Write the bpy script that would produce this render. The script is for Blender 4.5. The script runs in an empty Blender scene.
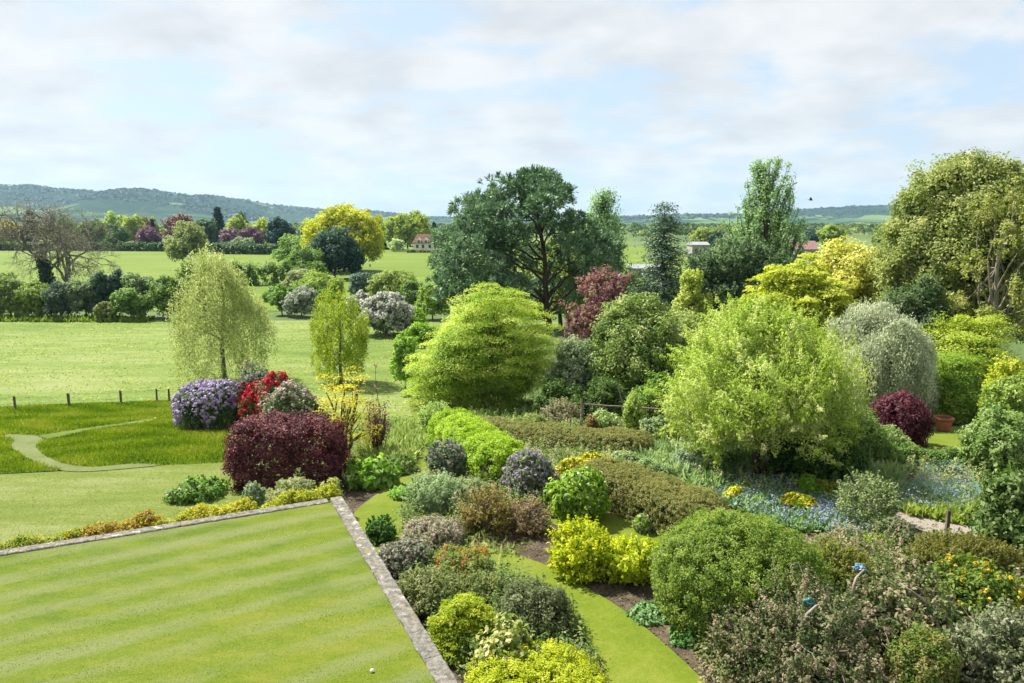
import bpy, bmesh, math, zlib
import numpy as np
from mathutils import Vector

PI = math.pi
sc = bpy.context.scene
COL = sc.collection
F, PITCH, CZ = 760.0, math.radians(8.9), 9.0
CP, SP = math.cos(PITCH), math.sin(PITCH)
NFACES = [0]

# ------------------------------------------------------------------ terrain, camera rays
def sst(a, b, x):
    t = np.clip((x - a) / (b - a), 0, 1)
    return t * t * (3 - 2 * t)

def hgt(x, y):
    return -2.6 * sst(22, 54, y) - 0.6 * sst(54, 110, y)

def pt(px, py, D):
    """point of the viewing ray through a photo pixel at ground distance D (metres along y)"""
    u, v = (px - 512) / F, (341.5 - py) / F
    s = D / (CP + SP * v)
    return Vector((u * s, D, CZ + s * (-SP + CP * v)))

def ground(px, py, z=None):
    u, v = (px - 512) / F, (341.5 - py) / F
    a = (-SP + CP * v) / (CP + SP * v)
    lo, hi = 4.0, 1500.0
    for _ in range(60):
        m = (lo + hi) / 2
        g = z if z is not None else float(hgt(0, m))
        if CZ + a * m > g: lo = m
        else: hi = m
    p = pt(px, py, lo)
    return p

def H(hexs):
    h = hexs.lstrip('#')
    c = np.array([int(h[i:i + 2], 16) / 255 for i in (0, 2, 4)])
    return np.where(c <= 0.04045, c / 12.92, ((c + 0.055) / 1.055) ** 2.4)

# ------------------------------------------------------------------ objects
def link(o, parent=None):
    COL.objects.link(o)
    if parent is not None: o.parent = parent
    return o

def tag(o, label=None, cat=None, group=None, kind=None):
    if label: o['label'] = label
    if cat: o['category'] = cat
    if group: o['group'] = group
    if kind: o['kind'] = kind
    return o

def empty(name, loc, label, cat, group=None, rz=0):
    o = bpy.data.objects.new(name, None)
    o.empty_display_size = 0.2
    link(o); o.location = loc; o.rotation_euler = (0, 0, rz)
    return tag(o, label, cat, group)

def mesh_np(name, V, Fc, k, mat, parent=None, tint=None, smooth=False):
    """V (n,3), Fc flat index array of k-gons"""
    me = bpy.data.meshes.new(name)
    n = len(Fc) // k
    me.vertices.add(len(V)); me.vertices.foreach_set('co', np.asarray(V, np.float32).ravel())
    me.loops.add(len(Fc)); me.loops.foreach_set('vertex_index', np.asarray(Fc, np.int32))
    me.polygons.add(n); me.polygons.foreach_set('loop_start', np.arange(0, n * k, k, dtype=np.int32))
    if smooth: me.polygons.foreach_set('use_smooth', np.ones(n, bool))
    me.update(calc_edges=True)
    if tint is not None:
        a = me.attributes.new('tint', 'FLOAT', 'FACE')
        a.data.foreach_set('value', np.asarray(tint, np.float32))
    me.materials.append(mat)
    NFACES[0] += n
    return link(bpy.data.objects.new(name, me), parent)

def mesh_py(name, verts, faces, mat, parent=None, smooth=False):
    me = bpy.data.meshes.new(name)
    me.from_pydata([tuple(v) for v in verts], [], faces)
    if smooth:
        for p in me.polygons: p.use_smooth = True
    me.materials.append(mat); me.update()
    return link(bpy.data.objects.new(name, me), parent)

# ------------------------------------------------------------------ materials
def nmat(name):
    m = bpy.data.materials.new(name); m.use_nodes = True
    nt = m.node_tree; nt.nodes.clear()
    out = nt.nodes.new('ShaderNodeOutputMaterial')
    return m, nt, out

def N(nt, t, **kw):
    n = nt.nodes.new('ShaderNode' + t)
    for k, v in kw.items():
        if k in n.inputs: n.inputs[k].default_value = v
        else: setattr(n, k, v)
    return n

def c4(c): return (float(c[0]), float(c[1]), float(c[2]), 1)

def ramp(nt, stops):
    r = nt.nodes.new('ShaderNodeValToRGB')
    e = r.color_ramp.elements
    while len(e) < len(stops): e.new(0.5)
    for q, (p, c) in zip(e, stops): q.position = p; q.color = c4(c)
    return r

LEAFK = 0.95
_lm = {}
def leaf_mat(cols, trans=0.48, k=LEAFK, rough=0.55, spec=0.25):
    key = (tuple(cols), trans, k, rough, spec)
    if key in _lm: return _lm[key]
    m, nt, out = nmat('foliage_' + '_'.join(c.strip('#') for c in cols))
    L = nt.links.new
    at = N(nt, 'Attribute', attribute_name='tint')
    cs = [H(c) * k for c in cols]
    rp = ramp(nt, [(0.12 + 0.76 * i / max(1, len(cs) - 1), c) for i, c in enumerate(cs)])
    L(at.outputs['Fac'], rp.inputs[0])
    p = N(nt, 'BsdfPrincipled', Roughness=rough)
    p.inputs['Specular IOR Level'].default_value = spec
    L(rp.outputs[0], p.inputs['Base Color'])
    t = N(nt, 'BsdfTranslucent')
    hs = N(nt, 'HueSaturation', Saturation=1.08, Value=1.25)
    hs.inputs['Hue'].default_value = 0.501
    L(rp.outputs[0], hs.inputs['Color']); L(hs.outputs[0], t.inputs[0])
    mx = N(nt, 'MixShader', Fac=trans)
    L(p.outputs[0], mx.inputs[1]); L(t.outputs[0], mx.inputs[2]); L(mx.outputs[0], out.inputs[0])
    _lm[key] = m
    return m

def noise_mat(name, cols, scale=3.0, stretch=(1, 1, 1), detail=6, rough=0.9, k=1.0, bump=0.0, bscale=None, spec=0.2, coord='Object'):
    m, nt, out = nmat(name); L = nt.links.new
    tc = N(nt, 'TexCoord'); mp = N(nt, 'Mapping'); mp.inputs['Scale'].default_value = stretch
    L(tc.outputs[coord], mp.inputs[0])
    nz = N(nt, 'TexNoise', Scale=scale, Detail=detail, Roughness=0.65)
    L(mp.outputs[0], nz.inputs['Vector'])
    rp = ramp(nt, [(0.3 + 0.4 * i / max(1, len(cols) - 1), H(c) * k) for i, c in enumerate(cols)])
    L(nz.outputs['Fac'], rp.inputs[0])
    p = N(nt, 'BsdfPrincipled', Roughness=rough); p.inputs['Specular IOR Level'].default_value = spec
    L(rp.outputs[0], p.inputs['Base Color'])
    if bump:
        n2 = N(nt, 'TexNoise', Scale=bscale or scale * 4, Detail=5); L(mp.outputs[0], n2.inputs['Vector'])
        b = N(nt, 'Bump', Strength=bump, Distance=0.05); L(n2.outputs['Fac'], b.inputs['Height']); L(b.outputs[0], p.inputs['Normal'])
    L(p.outputs[0], out.inputs[0])
    return m

_bm = {}
def bark(c1='#4a4036', c2='#7a6e60'):
    if (c1, c2) not in _bm:
        _bm[(c1, c2)] = noise_mat('bark_' + c1.strip('#'), [c1, c2], 6, (1, 1, .3), k=.7, bump=.5)
    return _bm[(c1, c2)]

# ------------------------------------------------------------------ foliage geometry
def unit(a):
    return a / np.maximum(np.linalg.norm(a, axis=-1, keepdims=True), 1e-9)

class Fol:
    def __init__(s): s.P, s.N, s.L, s.W, s.T, s.A = [], [], [], [], [], []
    def add(s, P, Nn, L, W, T, A=None):
        n = len(P)
        s.P.append(P); s.N.append(Nn); s.T.append(T)
        s.L.append(np.broadcast_to(L, (n,)).astype(float)); s.W.append(np.broadcast_to(W, (n,)).astype(float))
        s.A.append(A if A is not None else np.full((n, 3), np.nan))
    def build(s, name, mat, parent, rng, zmin=None):
        P = np.concatenate(s.P); Nn = unit(np.concatenate(s.N)); L = np.concatenate(s.L); W = np.concatenate(s.W)
        T = np.concatenate(s.T); A = np.concatenate(s.A)
        if zmin is not None:
            kp = P[:, 2] > zmin
            P, Nn, L, W, T, A = P[kp], Nn[kp], L[kp], W[kp], T[kp], A[kp]
        n = len(P)
        R = rng.standard_normal((n, 3)); hasA = ~np.isnan(A[:, 0])
        R[hasA] = A[hasA]
        t = unit(R - (R * Nn).sum(1, keepdims=True) * Nn)
        t[hasA] = unit(A[hasA])
        b = unit(np.cross(Nn, t))
        L = L * rng.uniform(.55, 1.4, n); W = W * rng.uniform(.8, 1.2, n)
        base = P - t * (L / 2)[:, None]; tip = P + t * (L / 2)[:, None] - Nn * (L * .12)[:, None]
        c = P + Nn * (W * .18)[:, None]
        V = np.stack([base, c + b * (W / 2)[:, None], tip, c - b * (W / 2)[:, None]], 1).reshape(-1, 3)
        Fc = np.arange(n * 4, dtype=np.int32)
        return mesh_np(name, V, Fc, 4, mat, parent, np.clip(T, 0, 1))

def lump(rng, amp, freq=2.6, k=7):
    K = rng.standard_normal((k, 3)) * freq; ph = rng.uniform(0, 2 * PI, k)
    return lambda d: 1 + amp * np.cos(d @ K.T + ph).sum(1) / math.sqrt(k / 2)

def sdirs(rng, n, zmin):
    z = rng.uniform(zmin, 1, n); a = rng.uniform(0, 2 * PI, n); r = np.sqrt(np.maximum(0, 1 - z * z))
    return np.stack([r * np.cos(a), r * np.sin(a), z], 1)

def clump(rng, f, C, O, style, rc, npc, L, W, up=.45, rnd=.55, tv=.16, lv=.12, t0=.5, hang=1.0):
    n = len(C); rep = np.repeat(np.arange(n), npc); m = len(rep)
    c, o = C[rep], O[rep]
    T = (t0 + rng.standard_normal(n) * tv)[rep] + rng.standard_normal(m) * lv
    rcs = (rc * rng.uniform(.7, 1.3, n))[rep][:, None]
    g = np.clip(rng.standard_normal((m, 3)), -1.7, 1.7); A = None
    if style == 'ball':
        P = c + g * rcs * .55
        Nn = o * .75 + unit(g) * .45 + np.array([0, 0, up]) + rng.standard_normal((m, 3)) * rnd
    elif style == 'spray':
        g = rng.uniform(-1, 1, (m, 3)); rr = np.sqrt(g[:, :1] ** 2 + g[:, 1:2] ** 2)
        P = c + g * rcs * np.array([1, 1, .10]); P[:, 2] -= (.22 * rr * rr * rcs)[:, 0]
        P[:, 2] += .05 * rng.standard_normal(m) * rcs[:, 0]
        Nn = o * .25 + np.array([0, 0, 1.0]) + g * np.array([.3, .3, 0]) + rng.standard_normal((m, 3)) * rnd * .7
    elif style == 'shoot':
        ax = unit(O * .8 + np.array([0, 0, .9 * up + .15]) + rng.standard_normal((n, 3)) * .32)[rep]
        t = rng.uniform(-.6, 1, m)[:, None]
        P = c + ax * t * rcs * 1.25 + g * rcs * (.20 * (1.2 - t))
        Nn = unit(g - (g * ax).sum(1, keepdims=True) * ax) * .7 + ax * .35 + o * .4 + np.array([0, 0, up * .5]) + rng.standard_normal((m, 3)) * rnd * .6
    elif style == 'hang':
        ln = (hang * rng.uniform(.5, 1.25, n))[rep]; t = rng.uniform(0, 1, m)
        oh = o * np.array([1, 1, 0]) + rng.standard_normal((n, 3))[rep] * np.array([.25, .25, 0])
        P = c + oh * (np.sqrt(t) * .10 * ln)[:, None] + g * (.06 * ln + .04)[:, None]
        P[:, 2] += .10 * ln * np.sin(t * PI) - t * ln
        Nn = o * .5 + g * .7 + np.array([0, 0, .25])
        A = unit(np.array([0, 0, -1.0]) + rng.standard_normal((m, 3)) * .45)
    elif style == 'tuft':      # needles radiating from a twig end
        d = unit(g + O[rep] * .7 + np.array([0, 0, .75]))
        P = c + d * rcs * rng.uniform(.25, 1.0, m)[:, None]
        Nn = unit(np.cross(d, rng.standard_normal((m, 3)))) + o * .35 + np.array([0, 0, .3])
        A = d
    f.add(P, Nn, L, W, T, A)

def ell_shell(rng, n, R, zmin=-.25, amp=.12, depth=.10, boxy=2.0, lf=None, freq=2.6):
    d = sdirs(rng, n, zmin)
    s = (np.abs(d) ** boxy).sum(1) ** (-1 / boxy)
    fq = (lf or lump(rng, amp, freq))(d)
    r = s * fq * (1 - np.abs(rng.standard_normal(n)) * depth)
    R = np.asarray(R, float)
    nn = np.sign(d) * np.abs(d) ** (boxy - 1)
    return d * r[:, None] * R, unit(nn / R)

def area_of(R, zmin):
    a, b, c = R
    p = 1.6
    full = 4 * PI * (((a * b) ** p + (a * c) ** p + (b * c) ** p) / 3) ** (1 / p)
    return full * (1 - zmin) / 2

def mass(rng, f, c, R, leaf, ar=.55, cover=2.4, rc=None, style='ball', zmin=-.25, amp=.12, depth=.10, boxy=2.0, fill=.9, cap=70000, freq=2.6, **kw):
    """a leafy body: clumps over the shell of an ellipsoid (or a clipped, boxy one) and larger leaves inside"""
    c = np.asarray(c, float); R = np.asarray(R, float)
    rc = rc or .17 * float(np.mean(R))
    lw = leaf * ar; la = leaf * lw * .5
    nl = min(cap, int(cover * area_of(R, zmin) / la))
    foot = {'ball': PI * rc * rc, 'spray': PI * rc * rc * 1.3, 'shoot': rc * rc * 1.0, 'hang': .25, 'tuft': rc * rc * 1.6}[style]
    npc = int(np.clip(1.3 * foot / la, 5, 90))
    if style == 'tuft': npc = int(np.clip(npc, 8, 18))
    if style == 'hang': npc = int(np.clip(kw.get('hang', 1) * 1.5 / leaf, 8, 40))
    n = max(6, nl // npc)
    lf = lump(rng, amp, freq)
    C, O = ell_shell(rng, n, R * (1 - .35 * rc / R.mean()), zmin, amp, depth, boxy, lf)
    if boxy <= 2.0 and n > 24:      # gaps between the sprays
        K = rng.standard_normal((5, 3)) * 1.15 / max(rc, .1); gp = np.cos(C @ K.T + rng.uniform(0, 6, 5)).sum(1)
        k_ = gp > -1.0; C, O = C[k_], O[k_]; C = C + O * (np.clip(gp[k_], -1, 2) * rc * .22)[:, None]
    clump(rng, f, C + c, O, style, rc, npc, leaf, lw, **kw)
    if fill:
        m = int(min(cap * .3, fill * area_of(R * .75, zmin) / (la * 4)))
        Ci, Oi = ell_shell(rng, m, R * .80, zmin, amp, .16, boxy, lf)
        t0 = kw.get('t0', .5)
        f.add(Ci + c, Oi * .8 + rng.standard_normal((m, 3)) * .6, leaf * 2, lw * 2, t0 + rng.standard_normal(m) * .14)
    return lf

def flowers(rng, f, c, R, n, size, pet=7, zmin=-.1, amp=.12, boxy=2.0, lf=None, t0=.5, sel=None):
    C, O = ell_shell(rng, n, np.asarray(R, float) * 1.0, zmin, amp, .05, boxy, lf)
    if sel is not None:
        k = sel(unit(C)); C, O = C[k], O[k]
    C = C + np.asarray(c)
    rep = np.repeat(np.arange(len(C)), pet); m = len(rep)
    g = unit(rng.standard_normal((m, 3)) + O[rep] * .9)
    T = (t0 + rng.standard_normal(len(C)) * .18)[rep] + rng.standard_normal(m) * .12
    f.add(C[rep] + g * size * .5, g + O[rep] * .3, size * .8, size * .7, T)

# ------------------------------------------------------------------ wood
def tubes(name, lines, mat, parent, sides=6):
    """lines: list of (points (n,3), radii (n,))"""
    VV, FF, off = [], [], 0
    for pts, rad in lines:
        pts = np.asarray(pts, float); rad = np.asarray(rad, float); n = len(pts)
        k = sides if rad.max() > .03 else (4 if rad.max() > .012 else 3)
        t = unit(np.gradient(pts, axis=0))
        ref = np.array([1.0, 0, 0]) if abs(t[0][0]) < .8 else np.array([0, 1.0, 0])
        u = unit(np.cross(t, ref)); v = np.cross(t, u)
        a = np.arange(k) * 2 * PI / k
        ring = pts[:, None] + rad[:, None, None] * (np.cos(a)[None, :, None] * u[:, None] + np.sin(a)[None, :, None] * v[:, None])
        VV.append(ring.reshape(-1, 3))
        i = np.arange(n - 1)[:, None] * k + np.arange(k)[None]
        j = np.arange(n - 1)[:, None] * k + (np.arange(k)[None] + 1) % k
        FF.append(np.stack([i, j, j + k, i + k], -1).reshape(-1, 4) + off)
        off += n * k
    V = np.concatenate(VV); Fc = np.concatenate(FF).ravel()
    return mesh_np(name, V, Fc, 4, mat, parent, smooth=True)

def bez(rng, a, b, n=7, sag=.12, wob=.05):
    a = np.asarray(a, float); b = np.asarray(b, float); t = np.linspace(0, 1, n)[:, None]
    l = np.linalg.norm(b - a)
    m = (a + b) / 2 + rng.standard_normal(3) * wob * l + np.array([0, 0, sag * l])
    p = (1 - t) ** 2 * a + 2 * t * (1 - t) * m + t * t * b
    p[1:-1] += rng.standard_normal((n - 2, 3)) * .018 * l
    return p

def taper(r0, r1, n): return np.linspace(r0, r1, n)

def stems_for(rng, W_, H_, n=6, r=.025):
    L = []
    for _ in range(n):
        a = rng.uniform(0, 2 * PI); q = rng.uniform(.2, .75)
        b = np.array([math.cos(a) * W_ * .42 * q, math.sin(a) * W_ * .42 * q, H_ * rng.uniform(.55, .85)])
        s = np.array([math.cos(a) * r * .5, math.sin(a) * r * .5, -.05])
        L.append((bez(rng, s, b, 6, 0, .06), taper(r, r * .35, 6)))
    return L

# ------------------------------------------------------------------ placing
def rng_of(label): return np.random.default_rng(zlib.crc32(label.encode()))

def spot(px, pyb, pyt, w, D=None, front=.4):
    """ground point, height and width in metres of a plant seen at px, with foot pyb (or distance D), top pyt, width w pixels"""
    if D is None:
        g = ground(px, pyb); D = g.y
        W_ = w * D / F
        D = D + front * W_
    W_ = w * D / F
    top = pt(px, pyt, D)
    z = float(hgt(0, D))
    return Vector((top.x, D, z)), max(.15, top.z - z), W_

def dome_h(T, a, D, dome=.35):
    """height of a dome of half-depth a whose skyline, seen from the camera height, stands at T"""
    th = math.atan2(CZ - T, D); lo, hi = .3 * T, T
    for _ in range(30):
        m = (lo + hi) / 2
        if dome * m + math.hypot((1 - dome) * m, a * math.tan(th) * .9) > T: hi = m
        else: lo = m
    return lo

def px_leaf(D, k=2.7, lo=.03): return max(lo, k * D / F)

GREEN = ('#4d6b2a', '#8fa83f')

# ------------------------------------------------------------------ plants
def shrub(name, label, cat, px, pyb, pyt, w, cols=GREEN, D=None, style='ball', leaf=None, rc=None, boxy=2.0, amp=.13, dome=.35,
          depth=1.0, flower=None, fl_cols=None, fl_n=400, fl_size=.06, fl_sel=None, fl_pet=7, group=None, cover=2.4, ar=.55, zmin=-.75, trans=.48,
          sub=0, stems=6, twigs=0, freq=2.6, front=.4, fl_k=.75, sr=.025, **kw):
    rng = rng_of(label)
    b, H_, W_ = spot(px, pyb, pyt, w, D, front)
    H_ = dome_h(H_, W_ / 2 * depth, b.y, dome)
    o = empty(name, b, label, cat, group)
    lf_ = (leaf or px_leaf(b.y, 2.5, .035)) * (rng.uniform(.8, 1.5) if boxy <= 2 else 1)
    f = Fol()
    rzu = H_ * (1 - dome)
    free = boxy <= 2.0
    k_ = .83 if free else .97
    c = np.array([0, 0, H_ * dome]); R = np.array([W_ / 2 * (1.06 if free else .95), W_ / 2 * depth * (1.06 if free else .95), rzu]) * k_
    rc_ = rc or .15 * R.mean()
    lf = mass(rng, f, c, R, lf_, ar, cover, rc_, style, zmin, amp, boxy=boxy, freq=freq, **kw)
    t00 = kw.get('t0', .5); nsub = sub + (5 if free else 0)
    for i in range(nsub):
        a = i * 2.4 + rng.uniform(-.6, .6); q = rng.uniform(.45, .85) if free else rng.uniform(.4, .7)
        zz = rng.uniform(-.25, .62 if q < .65 else .3)
        sc_ = rng.uniform(.28, .48)
        cc = c + np.array([math.cos(a) * R[0] * q, math.sin(a) * R[1] * q, R[2] * zz])
        cc[2] = min(cc[2], H_ * 1.02 - R[2] * sc_ * .9)
        mass(rng, f, cc, np.array([R[0], R[1], (R[2] + R[0]) / 2]) * sc_, lf_, ar, cover * .9, rc_ * .8, style, -.5, amp * 1.3, freq=freq, **dict(kw, fill=0, t0=t00 + rng.normal() * .07))
    if free:                                       # low skirts where the plant sprawls into its neighbours
        for i in range(6):
            a = rng.uniform(0, 2 * PI); q = rng.uniform(.66, .90); s_ = rng.uniform(.18, .32)
            cc = np.array([math.cos(a) * R[0] * q, math.sin(a) * R[1] * q, H_ * rng.uniform(.06, .30)])
            mass(rng, f, cc, np.array([R[0], R[1], R[2] * .9]) * s_, lf_ * rng.uniform(.85, 1.25), ar, cover * .8, rc_ * .7, style, -.4, .3, freq=freq, **dict(kw, fill=0, t0=t00 + rng.normal() * .12))
    if free and style in ('ball', 'shoot'):      # loose shoots breaking the outline
        n = int(14 + 34 * W_); C, O = ell_shell(rng, n, R * .93, -.1, amp, .06, 2.0, lf)
        O = unit(O + np.array([0, 0, .5]) * rng.uniform(0, 1, (n, 1)))
        clump(rng, f, C + c, O, 'shoot', rc_ * rng.uniform(.9, 1.5), 12, lf_, lf_ * ar, t0=t00 + .08)
    f.build('foliage', leaf_mat(cols, trans), o, rng, zmin=.01)
    if flower:
        g = Fol()
        flowers(rng, g, c, R * 1.03, fl_n, fl_size, fl_pet, -.2, amp, boxy, lf, sel=fl_sel)
        g.build('blossom', leaf_mat(fl_cols, .25, fl_k), o, rng, zmin=.02)
    if stems:
        st_ = stems_for(rng, W_, H_, stems, sr)
        if twigs:        # bare twigs breaking through the leaves
            C, O = ell_shell(rng, twigs, R, .0, amp, .05, 2.0, lf)
            for a_, b_ in zip(C + c, O):
                k0 = st_[int(rng.integers(0, stems))][0][3]
                st_.append((bez(rng, k0, a_ + (b_ + rng.normal(0, .3, 3)) * rng.uniform(.02, .22), 7, .05, .08), taper(.016, .006, 7)))
        tubes('stems', st_, bark('#6a5f52', '#a2968a') if twigs else bark('#4a3f33', '#75675a'), o, 5)
    return o

def tree(name, label, cat, px, pyb, pyt, w, cols=GREEN, D=None, lobes=14, leaf=None, style='ball', low=.22, trunk=None, amp=.16, lobe=.40, flat=.85,
         barkc=('#4a4036', '#7a6e60'), cover=2.0, rc=None, group=None, ar=.6, trans=.46, front=0., shape='dome', inner=True, lean=0, hang=1., fill=.7,
         part='crown', fl=None, depth=1.0, **kw):
    rng = rng_of(label)
    b, H_, W_ = spot(px, pyb, pyt, w, D, front)
    o = empty(name, b, label, cat, group)
    lf_ = leaf or px_leaf(b.y)
    f = Fol()
    cz0 = H_ * low; hc = H_ - cz0; cc = np.array([0, 0, cz0 + hc * .45])
    R = np.array([W_ / 2, W_ / 2 * depth, hc * .55])
    wood = []
    tr = trunk or max(.06, H_ * .02)
    n = 9; tz = np.linspace(-.1, H_ * .80, n)
    tx = np.cumsum(rng.standard_normal((n, 2)) * .012 * H_, 0); tx -= tx[0]
    tp = np.concatenate([tx, tz[:, None]], 1); wood.append((tp, taper(tr * 1.15, tr * .2, n)))
    dirs = sdirs(rng, lobes * 6, -.55)
    pick = [dirs[0]]
    for _ in range(lobes - 1):           # spread the lobes
        d2 = np.min([((dirs - q) ** 2).sum(1) for q in pick], 0); pick.append(dirs[int(np.argmax(d2 * rng.uniform(.5, 1, len(dirs))))])
    for d in pick:
        s = rng.uniform(.30, 1.1) * .1 + lobe * rng.uniform(.75, 1.15)
        lr = np.array([1, 1, flat]) * s * np.array([R[0], R[1], (R[2] + R[0]) / 2])
        sh = 1.0
        if shape == 'cone': sh = 1.1 - .75 * max(0, d[2])
        if shape == 'egg': sh = 1.05 - .3 * max(0, d[2])
        c = cc + d * np.array([R[0] * sh, R[1] * sh, R[2]]) * (1 - s * .85)
        mass(rng, f, c, lr, lf_, ar, cover, rc or .26 * float(lr.mean()), style, -.7, amp, fill=fill, cap=22000, hang=hang * H_ * .22, t0=.5 + rng.standard_normal() * .06, **kw)
        i = int(rng.integers(2, n - 2)); zz = min(i, n - 3)
        wood.append((bez(rng, tp[zz], c, 7, -.08), taper(tr * (1 - zz / n) * .6, tr * .08, 7)))
    if inner:
        mass(rng, f, cc, R * .55, lf_ * 1.3, ar, cover * .6, .2 * W_, 'ball', -.9, .1, fill=fill, cap=20000)
    f.build(part, leaf_mat(cols, trans), o, rng, zmin=.05)
    if fl:
        P_ = np.concatenate(f.P); N_ = unit(np.concatenate(f.N)); g = Fol()
        out_ = np.linalg.norm((P_ - cc) / R, axis=1); wgt = np.clip(out_ - .55, 0, 1) ** 1.5 * np.clip(.6 + (P_[:, 2] - cc[2]) / R[2], .15, 1.6)
        q = rng.choice(len(P_), min(fl[0], len(P_) // 2), replace=False, p=wgt / wgt.sum()); rep = np.repeat(q, 5)
        dd = unit(rng.standard_normal((len(rep), 3)) + unit(P_[rep] - cc)); g.add(P_[rep] + dd * fl[1] * .6, dd, fl[1] * .8, fl[1] * .7, rng.normal(.5, .2, len(rep)))
        g.build('blossom', leaf_mat(fl[2], .25, .75), o, rng)
    tubes('trunk', wood, bark(*barkc), o, 7)
    return o

def fartree(name, label, cat, px, pyb, pyt, w, cols, D, **kw):
    kw.setdefault('lobes', 9); kw.setdefault('low', .08); kw.setdefault('cover', 1.8)
    return tree(name, label, cat, px, pyb, pyt, w, cols, D, leaf=px_leaf(D, 2.3), **kw)

def upright(name, label, cat, px, pyb, pyt, w, cols, D, nb=90, low=.06, leaf=None, lean=.34, group=None, power=.75, rc=.5, wid=None):
    """poplar-like: many steep branches round a straight stem"""
    rng = rng_of(label)
    b, H_, W_ = spot(px, pyb, pyt, w, D)
    o = empty(name, b, label, cat, group)
    lf_ = leaf or px_leaf(D, 2.4); f = Fol(); wood = [(np.array([[0, 0, -.1], [0.05, 0, H_ * .5], [0, 0, H_ * .97]]), np.array([H_ * .02, H_ * .012, .02]))]
    for i in range(nb):
        qt = .10 + .90 * rng.uniform(0, 1) ** .8; a = rng.uniform(0, 2 * PI)
        rad = W_ / 2 * min(1, (.35 + qt * 1.9)) * (1 - max(0, qt - .30) / .72) ** power * rng.uniform(.6, 1.1)
        zt = H_ * min(qt, .995); z0 = max(H_ * low, zt - rad / lean * rng.uniform(.8, 1.1) - .08 * H_); q = z0 / H_
        e = np.array([math.cos(a) * rad, math.sin(a) * rad, zt])
        s = np.array([0, 0, z0]); p = bez(rng, s, e, 8, -.10)
        wood.append((p, taper(.05 + .01 * H_ * (1 - q), .015, 8)))
        m = 26; tt = rng.uniform(.25, 1.02, m)
        C = np.stack([np.interp(tt, np.linspace(0, 1, 8), p[:, k]) for k in range(3)], 1) + rng.standard_normal((m, 3)) * rc * .35
        O = unit(C * np.array([1, 1, 0]) + np.array([0, 0, .5]) * W_ * .2)
        clump(rng, f, C, O, 'ball', rc, 9, lf_, lf_ * .6, t0=.5 + rng.standard_normal() * .13)
    f.build('crown', leaf_mat(cols, .42), o, rng, zmin=.1)
    tubes('trunk', wood, bark(), o, 6)
    return o

def conifer(name, label, cat, px, pyb, pyt, w, cols, D, tiers=17, group=None, leaf=None, droop=.35, power=.9, low=.03, dens=1.0):
    rng = rng_of(label)
    b, H_, W_ = spot(px, pyb, pyt, w, D)
    o = empty(name, b, label, cat, group)
    lf_ = leaf or px_leaf(D, 2.6); f = Fol(); wood = [(np.array([[0, 0, -.1], [0, .03, H_ * .5], [0, 0, H_ * .99]]), np.array([H_ * .022, H_ * .013, .015]))]
    for i in range(tiers):
        q = low + (1 - low) * (i + rng.uniform(-.3, .3)) / tiers; q = min(max(q, low), .98)
        rad = W_ / 2 * (1 - q) ** power + .02 * W_
        for j in range(11):
            a = rng.uniform(0, 2 * PI); r = rad * rng.uniform(.5, 1.15)
            q2 = min(.985, q + rng.normal(0, .35 / tiers)); e = np.array([math.cos(a) * r, math.sin(a) * r, q2 * H_ - droop * r * rng.uniform(.2, 1.2)])
            p = bez(rng, [0, 0, q2 * H_], e, 6, .10)
            wood.append((p, taper(.012 * H_ * (1 - q) + .012, .01, 6)))
            m = max(4, int(12 * dens * r / (W_ / 2) + 3)); tt = rng.uniform(.15, 1.05, m)
            C = np.stack([np.interp(tt, np.linspace(0, 1, 6), p[:, k]) for k in range(3)], 1) + rng.standard_normal((m, 3)) * W_ * .02
            O = unit(C * np.array([1, 1, 0]) + np.array([0, 0, .3]) * W_ * .3)
            clump(rng, f, C, O, 'spray', .085 * W_, 9, lf_, lf_ * .5, rnd=.9)
    f.build('crown', leaf_mat(cols, .15), o, rng, zmin=.05)
    tubes('trunk', wood, bark('#40352b', '#6b5c4e'), o, 6)
    return o

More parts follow.
